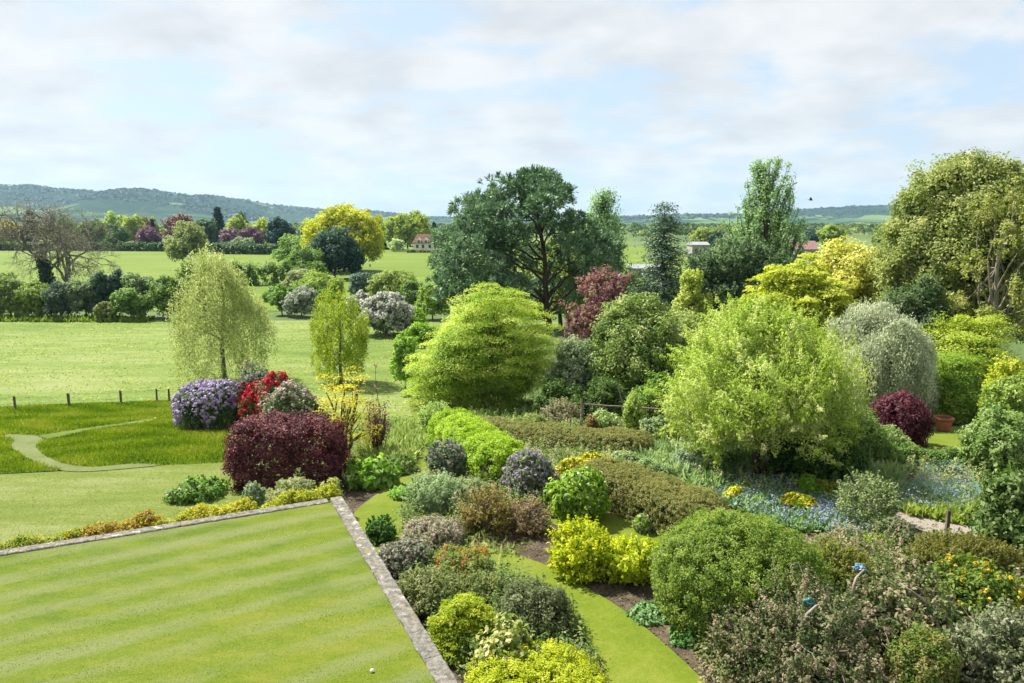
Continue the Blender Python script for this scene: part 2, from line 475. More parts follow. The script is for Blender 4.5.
def weeping(name, label, cat, px, pyb, pyt, w, cols, D=None, n=500, low=.12, leaf=None, hang=.22, shape='egg', ar=.5, barkc=('#8a8578', '#c9c5ba'), per=26, trunk=None, group=None, lean=(0, 0), top=.62, front=.0, trans=.5):
    """birch and willow: a scaffold of limbs with hanging strands of small leaves"""
    rng = rng_of(label)
    b, H_, W_ = spot(px, pyb, pyt, w, D, front)
    o = empty(name, b, label, cat, group)
    lf_ = leaf or px_leaf(b.y, 2.0); f = Fol()
    tr = trunk or H_ * .016; k = 9
    tp = np.stack([np.cumsum(rng.standard_normal(k) * .008 * H_) + np.linspace(0, lean[0], k), np.cumsum(rng.standard_normal(k) * .008 * H_), np.linspace(-.1, H_ * .93, k)], 1)
    tp[:, :2] -= tp[0, :2]
    wood = [(tp, taper(tr * 1.2, tr * .15, k))]
    lf = lump(rng, .16, 2.4)
    d = sdirs(rng, n, -.92); r = rng.uniform(.25, 1, n) ** .45 * lf(d)
    cz = H_ * (low + (1 - low) * .45); R = np.array([W_ / 2, W_ / 2, H_ * (1 - low) * .52])
    if shape == 'egg':
        d2 = d * np.stack([1.06 - .48 * np.maximum(0, d[:, 2] + .1)] * 2 + [np.ones(n)], 1)
    else: d2 = d
    C = d2 * r[:, None] * R * .93 + np.array([0, 0, cz + .04 * H_])
    C[:, :2] += np.stack([np.interp(C[:, 2], tp[:, 2], tp[:, j]) for j in (0, 1)], 1) * .8
    clump(rng, f, C, unit(d), 'hang', .3, per, lf_, lf_ * ar, hang=hang * H_, tv=.18)
    for i in range(26):
        z = rng.uniform(.25, .8); s = np.array([np.interp(z * H_, tp[:, 2], tp[:, j]) for j in (0, 1, 2)])
        j = int(rng.integers(0, n)); e = C[j]
        if e[2] < s[2] - .1 * H_: continue
        wood.append((bez(rng, s, e, 8, .05), taper(tr * .4 * (1.1 - z), tr * .06, 8)))
    f.build('crown', leaf_mat(cols, trans), o, rng, zmin=.05)
    tubes('trunk', wood, bark(*barkc), o, 7)
    return o

def layered(name, label, cat, px, pyb, pyt, w, cols, D=None, n=260, leaf=None, rc=.5, low=.06, npc=90, group=None, front=.3, trans=.45, power=.5, top=.96, inner=True):
    """Japanese maple: flat overlapping sprays in tiers"""
    rng = rng_of(label)
    b, H_, W_ = spot(px, pyb, pyt, w, D, front)
    o = empty(name, b, label, cat, group)
    lf_ = leaf or px_leaf(b.y, 2.2); f = Fol()
    lf = lump(rng, .16, 2.6)
    d = sdirs(rng, n, -.7); r = (1 - np.abs(rng.standard_normal(n)) * .13) * lf(d)
    R = np.array([W_ / 2, W_ / 2, H_ * .56]); R[:2] -= rc * .55
    C = d * r[:, None] * R; C[:, 2] = np.maximum(C[:, 2] + H_ * .39, .15 * H_ * rng.uniform(.4, 1.2, n))
    st = H_ / 10; az = np.arctan2(C[:, 1], C[:, 0]); wv = .5 * np.sin(az * 2 + 1) + .4 * np.sin(az * 5)
    lay = (np.round(C[:, 2] / st + wv) - wv) * st; C[:, 2] = C[:, 2] * .45 + lay * .55
    O = unit(d)
    clump(rng, f, C, O, 'spray', rc, npc, lf_, lf_ * .6, tv=.15, rnd=.55)
    if inner: mass(rng, f, [0, 0, H_ * .37], R * np.array([.86, .86, .84]), lf_ * 1.15, .6, 2.6, rc * .55, 'ball', -.8, .16, fill=1.0, t0=.40, up=.8)
    f.build('crown', leaf_mat(cols, trans), o, rng, zmin=.05)
    wood = []
    for i in range(5):
        a = i * 2 * PI / 5 + rng.uniform(-.4, .4)
        wood.append((bez(rng, [.08 * math.cos(a), .08 * math.sin(a), -.05], [math.cos(a) * W_ * .25, math.sin(a) * W_ * .25, H_ * .7], 8, -.05), taper(.09, .02, 8)))
    for i in range(0, n, 4): wood.append((bez(rng, [C[i][0] * .3, C[i][1] * .3, C[i][2] * .55 + .1], C[i], 6, .05), taper(.03, .008, 6)))
    tubes('trunk', wood, bark('#4d4238', '#75685a'), o, 6)
    return o

def hedge(name, label, cat, path, width, height, cols, leaf=.05, boxy=4., group=None, cover=2.2, rc=.12, amp=.05, fl=None, zoff=0., trans=.42, style='ball', rough_top=0., closed=True, **kw):
    """a clipped hedge swept along a line of world points"""
    rng = rng_of(label)
    p = np.array([(q[0], q[1]) for q in path], float)
    mid = p[len(p) // 2]
    z = float(hgt(0, mid[1])) + zoff
    o = empty(name, (mid[0], mid[1], z), label, cat, group)
    seg = np.linalg.norm(np.diff(p, axis=0), axis=1); s = np.concatenate([[0], np.cumsum(seg)]); Ltot = s[-1]
    A = (2 * height + width) * (Ltot + width)
    lw = leaf * .55; la = leaf * lw * .5; npc = int(np.clip(1.3 * PI * rc * rc / la, 5, 60)); n = int(min(90000, cover * A / la) // npc)
    u = rng.uniform(-width * .5, Ltot + width * .5, n); th = rng.uniform(-.1, PI + .1, n)
    over = np.where(u < 0, -u, np.where(u > Ltot, u - Ltot, 0)) / (width * .5)
    shr = (1 - over ** 3) ** (1 / 3)
    uc = np.clip(u, 0, Ltot)
    cx, cy = np.cos(th), np.sin(th)
    ss = (np.abs(cx) ** boxy + np.abs(cy) ** boxy) ** (-1 / boxy)
    wob = 1 + amp * (np.sin(u * 1.9 + 1) + np.sin(u * 4.3 + th * 2)) * .7 - np.abs(rng.standard_normal(n)) * .05
    lat = cx * ss * wob * width / 2 * np.maximum(shr, .1); zz = cy * ss * wob * height * (.55 + .45 * shr)
    X = np.stack([np.interp(uc, s, p[:, k]) for k in (0, 1)], 1)
    t = np.stack([np.interp(uc + .05, s, p[:, k]) - np.interp(uc - .05, s, p[:, k]) for k in (0, 1)], 1); t = unit(t)
    X = X + t * (u - uc)[:, None]
    nr = np.stack([t[:, 1], -t[:, 0]], 1)
    C = np.concatenate([X + nr * lat[:, None] - mid, zz[:, None]], 1)
    hz = hgt(0, X[:, 1]) + zoff - z; C[:, 2] += hz
    on = np.sign(cx) * np.abs(cx) ** (boxy - 1); oz = np.sign(cy) * np.abs(cy) ** (boxy - 1)
    O = unit(np.concatenate([nr * on[:, None] + t * (np.sign(u - uc) * over ** 2)[:, None], oz[:, None] * width / height], 1))
    f = Fol(); clump(rng, f, C, O, style, rc, npc, leaf, lw, **kw)
    m = len(C); Ci = C.copy(); Ci[:, :2] = (X - mid) + (C[:, :2] - (X - mid)) * .75; Ci[:, 2] = hz + (C[:, 2] - hz) * .82
    rr = rng.integers(0, m, min(m * 3, 30000))
    f.add(Ci[rr] + rng.standard_normal((len(rr), 3)) * .05, O[rr] + rng.standard_normal((len(rr), 3)) * .5, leaf * 2.2, lw * 2.2, rng.normal(.45, .12, len(rr)))
    f.build('foliage', leaf_mat(cols, trans), o, rng)
    wood = []
    for q in np.linspace(0, Ltot, max(3, int(Ltot / .6))):
        x = [np.interp(q, s, p[:, k]) for k in (0, 1)]
        zb = float(hgt(0, x[1])) + zoff - z
        wood.append((bez(rng, [x[0] - mid[0], x[1] - mid[1], zb - .05], [x[0] - mid[0] + rng.normal() * .1, x[1] - mid[1] + rng.normal() * .1, zb + height * .8], 5, 0), taper(.025, .01, 5)))
    xx = np.linspace(0, Ltot, max(4, int(Ltot / .8))); root = np.array([[np.interp(q, s, p[:, 0]) - mid[0], np.interp(q, s, p[:, 1]) - mid[1], 0] for q in xx]); root[:, 2] = hgt(0, root[:, 1] + mid[1]) + zoff - z + .02
    wood.append((root, np.full(len(root), .03)))
    tubes('stems', wood, bark('#4a3f33', '#75675a'), o, 5)
    if fl:
        g = Fol(); rr = rng.integers(0, m, fl[0]); q = np.repeat(rr, 6)
        d = unit(rng.standard_normal((len(q), 3)) + O[q]); g.add(C[q] + O[q] * rc * .4 + d * fl[1] * .5, d, fl[1] * .8, fl[1] * .7, rng.normal(.5, .2, len(q)))
        g.build('blossom', leaf_mat(fl[2], .25, .75), o, rng)
    return o

# polygons given as photo outlines, laid on the ground ------------------------------------------------
def smooth_poly(pts, n=6):
    P = np.array(pts, float); out = []; m = len(P)
    for i in range(m):
        p0, p1, p2, p3 = P[i - 1], P[i], P[(i + 1) % m], P[(i + 2) % m]
        for t in np.linspace(0, 1, n, endpoint=False):
            out.append(.5 * ((2 * p1) + (-p0 + p2) * t + (2 * p0 - 5 * p1 + 4 * p2 - p3) * t * t + (-p0 + 3 * p1 - 3 * p2 + p3) * t ** 3))
    return np.array(out)

def px_poly(pts): return [(lambda g: (g.x, g.y))(ground(*p)) for p in pts]

def sheet(name, poly, off, mat, step=1.0, hf=None, smooth=0, kind='structure'):
    P = smooth_poly(poly, smooth) if smooth else np.array(poly, float)
    bm = bmesh.new()
    f = bm.faces.new([bm.verts.new((x, y, 0)) for x, y in P])
    bmesh.ops.triangulate(bm, faces=[f])
    for ax in (0, 1):
        lo, hi = P[:, ax].min(), P[:, ax].max()
        for c in np.arange(math.floor(lo / step) * step + step, hi, step):
            co = [0, 0, 0]; no = [0, 0, 0]; co[ax] = c; no[ax] = 1
            bmesh.ops.bisect_plane(bm, geom=bm.verts[:] + bm.edges[:] + bm.faces[:], plane_co=co, plane_no=no)
    for v in bm.verts: v.co.z = (hf or hgt)(v.co.x, v.co.y) + off
    bmesh.ops.recalc_face_normals(bm, faces=bm.faces[:])
    for q in bm.faces:
        if q.normal.z < 0: q.normal_flip()
    me = bpy.data.meshes.new(name); bm.to_mesh(me); bm.free(); me.materials.append(mat)
    o = link(bpy.data.objects.new(name, me)); o['kind'] = kind
    return o

def inpoly(P, poly):
    x, y = P[:, 0], P[:, 1]; poly = np.asarray(poly); r = np.zeros(len(P), bool); j = len(poly) - 1
    for i in range(len(poly)):
        xi, yi = poly[i]; xj, yj = poly[j]
        c = ((yi > y) != (yj > y)) & (x < (xj - xi) * (y - yi) / (yj - yi + 1e-12) + xi); r ^= c; j = i
    return r

def scatter(rng, poly, n):
    poly = np.asarray(poly); lo, hi = poly.min(0), poly.max(0)
    P = rng.uniform(lo, hi, (int(n), 2)); return P[inpoly(P, poly)]

def blades(name, poly, n, hh, wd, cols, seed, upn=.35, trans=.45, avoid=(), lean=.35, patch=.5, k=LEAFK, fl=None, kind='stuff', zf=None, label=None, cat=None, thin=None, tintf=None, tn=.16):
    rng = np.random.default_rng(seed)
    P = scatter(rng, poly, n)
    for a in avoid: P = P[~inpoly(P, a)]
    pn = np.sin(P[:, 0] * .9 + np.sin(P[:, 1] * .7) * 2) * np.sin(P[:, 1] * 1.1 + np.sin(P[:, 0] * .5) * 2)
    if thin is not None:
        kp = rng.uniform(0, 1, len(P)) < np.clip(.5 + thin * pn, 0, 1); P, pn = P[kp], pn[kp]
    m = len(P); h = hh * rng.uniform(.5, 1.2, m) * (1 + .25 * pn)
    z = (zf or hgt)(P[:, 0], P[:, 1]) + np.zeros(m)
    d = unit(np.concatenate([rng.standard_normal((m, 2)) * lean, np.ones((m, 1))], 1))
    A = d; C = np.concatenate([P, z[:, None]], 1) + d * (h / 2)[:, None]
    g = rng.standard_normal((m, 3)); g = unit(np.cross(d, g)) + np.array([0, 0, upn])
    f = Fol(); f.add(C, g, h, wd, .5 + patch * .35 * pn + rng.standard_normal(m) * tn + (tintf(P) if tintf else 0), A)
    o = f.build(name, leaf_mat(cols, trans, k), None, rng)
    tag(o, label, cat, None, kind)
    if fl:
        q = rng.integers(0, m, fl[0]); g2 = Fol(); rep = np.repeat(q, 4)
        dd = unit(rng.standard_normal((len(rep), 3)) + np.array([0, 0, 1]))
        g2.add(C[rep] + d[rep] * (h[rep] / 2)[:, None] + dd * fl[1] * .4, dd, fl[1], fl[1] * .8, rng.normal(.5, .2, len(rep)))
        g2.build('blossom', leaf_mat(fl[2], .25, .75), o, rng)
    return o
#@@SCENE
# =================================================================== camera, light, sky
cam = bpy.data.cameras.new('camera'); cam.sensor_width = 36; cam.lens = 36 * F / 1024
cam.clip_end = 60000; cam.clip_start = .1
co = bpy.data.objects.new('camera', cam); COL.objects.link(co)
co.location = (0, 0, CZ); co.rotation_euler = (PI / 2 - PITCH, 0, 0)
sc.camera = co

SUN_EL, SUN_AZ = math.radians(53), math.radians(-56)     # azimuth from +Y, clockwise positive
sv = Vector((math.sin(SUN_AZ) * math.cos(SUN_EL), math.cos(SUN_AZ) * math.cos(SUN_EL), math.sin(SUN_EL)))
sl = bpy.data.lights.new('sun', 'SUN'); sl.energy = 5.0; sl.angle = math.radians(1.2); sl.color = (1, .955, .87)
so = bpy.data.objects.new('sun', sl); COL.objects.link(so); so.location = (0, 0, 300)
so.rotation_euler = (-sv).to_track_quat('-Z', 'Y').to_euler()

w = bpy.data.worlds.new('World'); sc.world = w; w.use_nodes = True
nt = w.node_tree; nt.nodes.clear(); L = nt.links.new
out = N(nt, 'OutputWorld'); bg = N(nt, 'Background', Strength=.10); L(bg.outputs[0], out.inputs[0])
sky = N(nt, 'TexSky'); sky.sky_type = 'NISHITA'; sky.sun_disc = False
sky.sun_elevation = SUN_EL; sky.sun_rotation = SUN_AZ; sky.air_density = 1.0; sky.dust_density = 1.6; sky.ozone_density = 1.0
tc = N(nt, 'TexCoord'); sep = N(nt, 'SeparateXYZ'); L(tc.outputs['Generated'], sep.inputs[0])
def M(op, a, b=None, cl=False):
    n = N(nt, 'Math', operation=op, use_clamp=cl)
    for i, q in enumerate((a, b)):
        if q is None: continue
        if isinstance(q, (int, float)): n.inputs[i].default_value = q
        else: L(q, n.inputs[i])
    return n.outputs[0]
zc = M('MAXIMUM', M('ADD', sep.outputs[2], .24), .10)      # clouds lie on a high flat layer
cb = N(nt, 'CombineXYZ'); L(M('DIVIDE', sep.outputs[0], zc), cb.inputs[0]); L(M('DIVIDE', sep.outputs[1], zc), cb.inputs[1])
mp = N(nt, 'Mapping'); mp.inputs['Location'].default_value = (3.7, 1.3, 0); mp.inputs['Scale'].default_value = (2.1, 2.1, 1); L(cb.outputs[0], mp.inputs[0])
n1 = N(nt, 'TexNoise', Scale=1.0, Detail=10, Roughness=.58, Distortion=.25); L(mp.outputs[0], n1.inputs['Vector'])
cm = N(nt, 'MapRange'); cm.interpolation_type = 'SMOOTHSTEP'; cm.inputs['From Min'].default_value = .36; cm.inputs['From Max'].default_value = .54
L(n1.outputs['Fac'], cm.inputs['Value'])
mp2 = N(nt, 'Mapping'); mp2.inputs['Location'].default_value = (9.1, 4.4, 0); mp2.inputs['Scale'].default_value = (2.6, 2.6, 1); L(cb.outputs[0], mp2.inputs[0])
n2 = N(nt, 'TexNoise', Scale=1.3, Detail=7, Roughness=.55); L(mp2.outputs[0], n2.inputs['Vector'])
cr = ramp(nt, [(.34, np.array([3.2, 3.25, 3.36])), (.48, np.array([3.65, 3.67, 3.72])), (.62, np.array([4.08, 4.06, 4.05]))])
L(n2.outputs['Fac'], cr.inputs[0])
hz = N(nt, 'MixRGB'); hz.inputs[0].default_value = .80; hz.inputs[2].default_value = (2.7, 3.28, 3.95, 1)     # thin high veil over the blue
L(sky.outputs[0], hz.inputs[1])
mx = N(nt, 'MixRGB'); L(M('MULTIPLY', cm.outputs[0], .93), mx.inputs[0]); L(hz.outputs[0], mx.inputs[1]); L(cr.outputs[0], mx.inputs[2])
L(mx.outputs[0], bg.inputs['Color'])

vs = sc.view_settings
sc.display_settings.display_device = 'sRGB'
vs.view_transform = 'Standard'; vs.look = 'None'; vs.exposure = 1.2; vs.gamma = 1; vs.use_curve_mapping = False
sc.cycles.use_denoising = True
try: sc.cycles.denoiser = 'OPENIMAGEDENOISE'
except Exception: pass
sc.cycles.max_bounces = 8; sc.cycles.diffuse_bounces = 3; sc.cycles.transmission_bounces = 4; sc.cycles.volume_bounces = 0
sc.cycles.sample_clamp_indirect = 4

# =================================================================== ground
LAWNK = .30
def grass_mat(name, cols, stripe=None, s1=.35, s2=2.2, s3=14, k=LAWNK, bump=.5, streak=None):
    """cols: dull, mid, fresh;  stripe: (angle, period, colour, strength) mowing bands;  streak: world stretch"""
    m, nt, out = nmat(name); L = nt.links.new
    geo = N(nt, 'NewGeometry')
    mp = N(nt, 'Mapping'); mp.inputs['Scale'].default_value = streak or (1, 1, 1)
    L(geo.outputs['Position'], mp.inputs[0])
    a = N(nt, 'TexNoise', Scale=s1, Detail=5, Roughness=.6); b = N(nt, 'TexNoise', Scale=s2, Detail=6, Roughness=.7); c = N(nt, 'TexNoise', Scale=s3, Detail=6, Roughness=.75)
    for q in (a, b): L(mp.outputs[0], q.inputs['Vector'])
    L(geo.outputs['Position'], c.inputs['Vector'])
    def mm(op, x, y):
        n = N(nt, 'Math', operation=op)
        for i, q in enumerate((x, y)):
            if isinstance(q, (int, float)): n.inputs[i].default_value = q
            else: L(q, n.inputs[i])
        return n.outputs[0]
    v = mm('ADD', mm('ADD', mm('MULTIPLY', a.outputs['Fac'], .36), mm('MULTIPLY', b.outputs['Fac'], .30)), mm('MULTIPLY', c.outputs['Fac'], .34))
    rp = ramp(nt, [(.40 + .20 * i / (len(cols) - 1), H(q) * k) for i, q in enumerate(cols)])
    L(v, rp.inputs[0]); colr = rp.outputs[0]
    if stripe:
        ang, per, sc_, st = stripe
        m2 = N(nt, 'Mapping'); m2.inputs['Rotation'].default_value = (0, 0, -ang); L(geo.outputs['Position'], m2.inputs[0])
        sx = N(nt, 'SeparateXYZ'); L(m2.outputs[0], sx.inputs[0])
        m3 = N(nt, 'Mapping'); m3.inputs['Scale'].default_value = (.33, 1.1, 1); L(m2.outputs[0], m3.inputs[0])
        wn = N(nt, 'TexNoise', Scale=1.1, Detail=4); L(m3.outputs[0], wn.inputs['Vector'])
        ph = mm('ADD', mm('MULTIPLY', sx.outputs[1], 2 * PI / per), mm('MULTIPLY', wn.outputs['Fac'], 2.8))
        sn = mm('SINE', ph, 0)
        w2 = N(nt, 'TexNoise', Scale=1.5, Detail=6, Roughness=.7); L(m3.outputs[0], w2.inputs['Vector'])
        fac = N(nt, 'MapRange'); fac.inputs['From Min'].default_value = .0; fac.inputs['From Max'].default_value = 1.5; fac.inputs['To Max'].default_value = st
        L(mm('ADD', mm('MULTIPLY', sn, .7), mm('MULTIPLY', mm('SUBTRACT', w2.outputs['Fac'], .42), 4.0)), fac.inputs['Value'])
        mx = N(nt, 'MixRGB'); mx.inputs[2].default_value = c4(H(sc_) * k); L(fac.outputs[0], mx.inputs[0]); L(colr, mx.inputs[1]); colr = mx.outputs[0]
    p = N(nt, 'BsdfPrincipled', Roughness=.85); p.inputs['Specular IOR Level'].default_value = .12
    p.inputs['Sheen Weight'].default_value = .05
    L(colr, p.inputs['Base Color'])
    bn = N(nt, 'TexNoise', Scale=38, Detail=3); L(geo.outputs['Position'], bn.inputs['Vector'])
    bp = N(nt, 'Bump', Strength=bump, Distance=.03); L(mm('ADD', bn.outputs['Fac'], mm('MULTIPLY', b.outputs['Fac'], 2.0)), bp.inputs['Height']); L(bp.outputs[0], p.inputs['Normal'])
    L(p.outputs[0], out.inputs[0])
    return m

ys = np.concatenate([np.arange(-30, 130, 1.0), np.geomspace(130, 9000, 60)])
xs = np.concatenate([-np.geomspace(9000, 72, 40), np.arange(-70, 71, 2.0), np.geomspace(72, 9000, 40)])
X, Y = np.meshgrid(xs, ys)
Z = hgt(X, Y) - 40 * sst(700, 1500, Y) * 0
V = np.stack([X, Y, Z], -1).reshape(-1, 3); nx = len(xs)
i = (np.arange(len(ys) - 1)[:, None] * nx + np.arange(nx - 1)[None])
Fq = np.stack([i, i + 1, i + nx + 1, i + nx], -1).reshape(-1)
g_plain = grass_mat('plain_grass', ['#6f8f45', '#8fae55', '#b3c878'], s1=.006, s2=.05, s3=2)
gr = mesh_np('ground', V, Fq, 4, g_plain, smooth=True); gr['kind'] = 'structure'

g_hay = grass_mat('hay_grass', ['#82aa32', '#b0cc58', '#d8e292'], s1=.10, s2=.5, s3=3.2, streak=(.45, 1.5, 1), bump=.8)
g_far = grass_mat('far_field_grass', ['#86ac20', '#9ec02e', '#bed058'], s1=.04, s2=.25, s3=2, streak=(.4, 1.4, 1))
g_mead = grass_mat('meadow_grass_base', ['#6f8c1c', '#8eaa28', '#b0b640'], s1=.3, s2=1.3, s3=8)
g_lawn = grass_mat('lower_lawn_grass', ['#8aa430', '#a6b94a', '#c6ce82'], s1=.3, s2=1.2, s3=9, streak=(.35, 1.3, 1))
g_path = grass_mat('mown_path_grass', ['#8aa81e', '#a2ba2a', '#bcc84c'], s1=.4, s2=2, s3=12)
g_dry = grass_mat('worn_path_grass', ['#879c46', '#a0b05e', '#b8be7e'], s1=.5, s2=2.5, s3=12)
soil = noise_mat('soil', ['#3f352a', '#5c5040', '#85775f'], 2.5, detail=9, k=.62, bump=1.0, bscale=16)
gravel = noise_mat('gravel', ['#a89c8c', '#c9bcae', '#ddd3c6'], 20, detail=6, k=.5, bump=.7)

sheet('hay_field', [(-140, 38.5), (-2.5, 38.5), (0, 55), (6, 92), (-140, 100)], .03, g_hay, 2)
sheet('far_field', [(-330, 105), (60, 105), (70, 395), (-20, 385), (-330, 350)], .05, g_far, 12)
lawn_poly = px_poly([(-60, 478), (100, 470), (230, 461), (252, 474), (330, 480), (330, 520), (200, 560), (-60, 600)])
sheet('lower_lawn', lawn_poly, .022, g_lawn, 1)
mead_poly = px_poly([(-70, 412), (60, 405), (180, 401), (250, 399), (262, 432), (238, 461), (225, 463), (100, 469), (-70, 478)])
sheet('meadow', mead_poly, .024, g_mead, 1)
pathA = px_poly([(8, 435), (35, 436), (45, 441), (36, 447), (44, 456), (62, 464), (92, 468), (135, 464.5), (160, 466), (110, 471), (72, 472.5), (48, 468), (26, 459), (10, 448), (14, 441), (0, 437)])
sheet('mown_path', pathA, .045, g_dry, .5, smooth=5)
pathA2 = px_poly([(36, 436), (90, 428), (150, 420), (178, 412), (150, 422.5), (92, 431), (46, 441)])

# planting beds of the lower garden and the grass walks through it
bed_poly = [(-1.5, 13.0), (-5.6, 21.9), (-6.5, 26.5), (-5.4, 31), (-4, 38), (4, 46), (27, 46), (24, 30), (15, 13), (11, 8), (0, 8)]
sheet('planting_bed', bed_poly, .02, soil, 1)
walk1 = px_poly([(352, 520), (374, 497), (402, 478), (417, 463), (420, 448), (415, 425), (410, 400), (432, 400), (436, 425), (441, 448), (440, 466), (425, 482), (408, 500), (402, 525), (400, 560), (370, 560)])
sheet('grass_walk', walk1, .04, g_path, .5, smooth=4)
walk2 = px_poly([(395, 535), (440, 538), (474, 545), (540, 564), (592, 592), (634, 620), (704, 683), (740, 740), (640, 740), (612, 690), (596, 655), (570, 625), (535, 592), (480, 566), (400, 552)])
sheet('grass_walk.001', walk2, .045, g_path, .5, smooth=4)
walk3 = px_poly([(545, 500), (580, 505), (622, 519), (668, 540), (700, 575), (660, 575), (600, 545), (545, 520)])
sheet('grass_walk.002', walk3, .04, g_path, .5, smooth=4)
side_poly = px_poly([(915, 429), (975, 429), (985, 455), (935, 459), (905, 452)])
sheet('side_lawn', side_poly, .04, g_path, .5, smooth=4)
sheet('gravel_path', px_poly([(905, 512), (940, 522), (985, 530), (1050, 538), (1050, 551), (980, 545), (925, 533), (895, 521)]), .05, gravel, .5, smooth=4)

# =================================================================== terrace and its retaining wall
TZ = 1.0
cw = ground(341, 496.5, TZ); lw_ = ground(0, 551, TZ); nw_ = ground(457, 683, TZ)
dl = (lw_ - cw).normalized(); dn = (nw_ - cw).normalized()
A0 = cw; A1 = cw + dl * 34; A2 = cw + dn * 26; A3 = A1 + dn * 26
inl = dn * .30; inn = dl * .33
hf1 = lambda x, y: TZ + 0 * x
ang = math.atan2(dl.y, dl.x)
g_terr = grass_mat('terrace_lawn_grass', ['#7c9e0c', '#98b418', '#b8c23e'], stripe=(ang + math.radians(5), 1.05, '#bfc982', .85), s1=.4, s2=1.6, s3=18, streak=(.5, 1.2, 1), bump=.6, k=.27)
sheet('terrace_lawn', [tuple((A0 + inl + inn)[:2]), tuple((A1 + inl)[:2]), tuple(A3[:2]), tuple((A2 + inn)[:2])], -.025, g_terr, 1, hf=hf1)
stone = noise_mat('coping_stone', ['#57544d', '#8d897f', '#b8b3a6'], 7, detail=10, k=.55, bump=.6, bscale=25)
# lichen on the coping
def lichen(m):
    nt = m.node_tree; L = nt.links.new; p = [n for n in nt.nodes if n.type == 'BSDF_PRINCIPLED'][0]
    src = p.inputs['Base Color'].links[0].from_socket
    v = N(nt, 'TexNoise', Scale=3.3, Detail=7, Roughness=.75); tc = N(nt, 'TexCoord'); L(tc.outputs['Object'], v.inputs['Vector'])
    r = N(nt, 'MapRange'); r.inputs['From Min'].default_value = .58; r.inputs['From Max'].default_value = .63; L(v.outputs['Fac'], r.inputs['Value'])
    mx = N(nt, 'MixRGB'); mx.inputs[2].default_value = c4(H('#dcd7ca') * .55); L(r.outputs[0], mx.inputs[0]); L(src, mx.inputs[1])
    v2 = N(nt, 'TexNoise', Scale=5.1, Detail=5); L(tc.outputs['Object'], v2.inputs['Vector'])
    r2 = N(nt, 'MapRange'); r2.inputs['From Min'].default_value = .62; r2.inputs['From Max'].default_value = .68; L(v2.outputs['Fac'], r2.inputs['Value'])
    m2 = N(nt, 'MixRGB'); m2.inputs[2].default_value = c4(H('#b0a060') * .45); L(r2.outputs[0], m2.inputs[0]); L(mx.outputs[0], m2.inputs[1])
    L(m2.outputs[0], p.inputs['Base Color'])
lichen(stone)
brickm = noise_mat('wall_face', ['#5d5348', '#857a6b', '#a39885'], 4, k=.6, bump=.8)
wl = empty('retaining_wall', cw - Vector((0, 0, TZ)), 'low stone retaining wall with grey lichened coping round the terrace lawn', 'wall')
rngw = np.random.default_rng(5)
def slab_row(a, d, inn_, length, seg):
    """coping stones butted end to end with small joints and uneven edges"""
    vs_, fs = [], []; s = 0.0; first = True
    while s < length:
        e = min(length, s + seg * rngw.uniform(.8, 1.25)); j = .004
        o0, o1 = a + d * (s + j), a + d * (e - j); t = TZ + .012 + rngw.uniform(-.005, .006)
        n = max(2, int((e - s) / .12)); b = len(vs_)
        for q in range(n + 1):
            c = o0.lerp(o1, q / n); r1, r2 = rngw.uniform(-.012, .012), rngw.uniform(-.02, .02)
            u = inn_.normalized(); wd = inn_.length
            for p, zz in ((c - u * (.03 + r1), TZ - .11), (c - u * (.03 + r1), t - .012), (c - u * (.012 + r1), t), (c + u * (wd + r2 - .02), t), (c + u * (wd + r2), t - .02), (c + u * (wd + r2), TZ - .11)):
                vs_.append(Vector((p.x, p.y, zz)) - wl.location)
        for q in range(n):
            for h in range(5):
                fs.append((b + q * 6 + h, b + q * 6 + h + 1, b + (q + 1) * 6 + h + 1, b + (q + 1) * 6 + h))
        fs.append(tuple(b + h for h in range(5, -1, -1))); fs.append(tuple(b + n * 6 + h for h in range(6)))
        s = e
    return vs_, fs
v1, f1 = slab_row(A0, dn, inn, 26, .95)
mesh_py('coping', v1, f1, stone, wl)
v2, f2 = slab_row(A0 + dl * (.40 + .012), dl, inl, 33.5, .95)
mesh_py('coping', v2, f2, stone, wl)
def wallbox(a, b, th, off):
    d = (b - a).normalized(); u = off.normalized()
    q = [a + u * .03, b + u * .03, b + u * (.03 + th), a + u * (.03 + th)]
    vs_ = [Vector((p.x, p.y, z)) - wl.location for z in (-.5, TZ - .113) for p in q]
    return vs_, [(0, 1, 5, 4), (1, 2, 6, 5), (2, 3, 7, 6), (3, 0, 4, 7), (4, 5, 6, 7), (3, 2, 1, 0)]
for a, b, u in ((A0, A2, inn), (A0 + dl * .36, A1, inl)):
    v_, f_ = wallbox(a, b, .3, u); mesh_py('wall_face', v_, f_, brickm, wl)

# white ball on the terrace
g = ground(372, 671, TZ)
bm = bmesh.new(); bmesh.ops.create_icosphere(bm, subdivisions=3, radius=.035)
for v in bm.verts: v.co *= 1 + .02 * math.sin(v.co.x * 300) * math.sin(v.co.y * 300) * math.sin(v.co.z * 300)
me = bpy.data.meshes.new('ball'); bm.to_mesh(me); bm.free(); me.materials.append(noise_mat('white_ball', ['#d8d8d2', '#f2f2ee'], 30, k=.85))
bo = link(bpy.data.objects.new('ball', me)); bo.location = (g.x, g.y, TZ + .01); tag(bo, 'small white ball lying on the striped terrace lawn', 'ball')

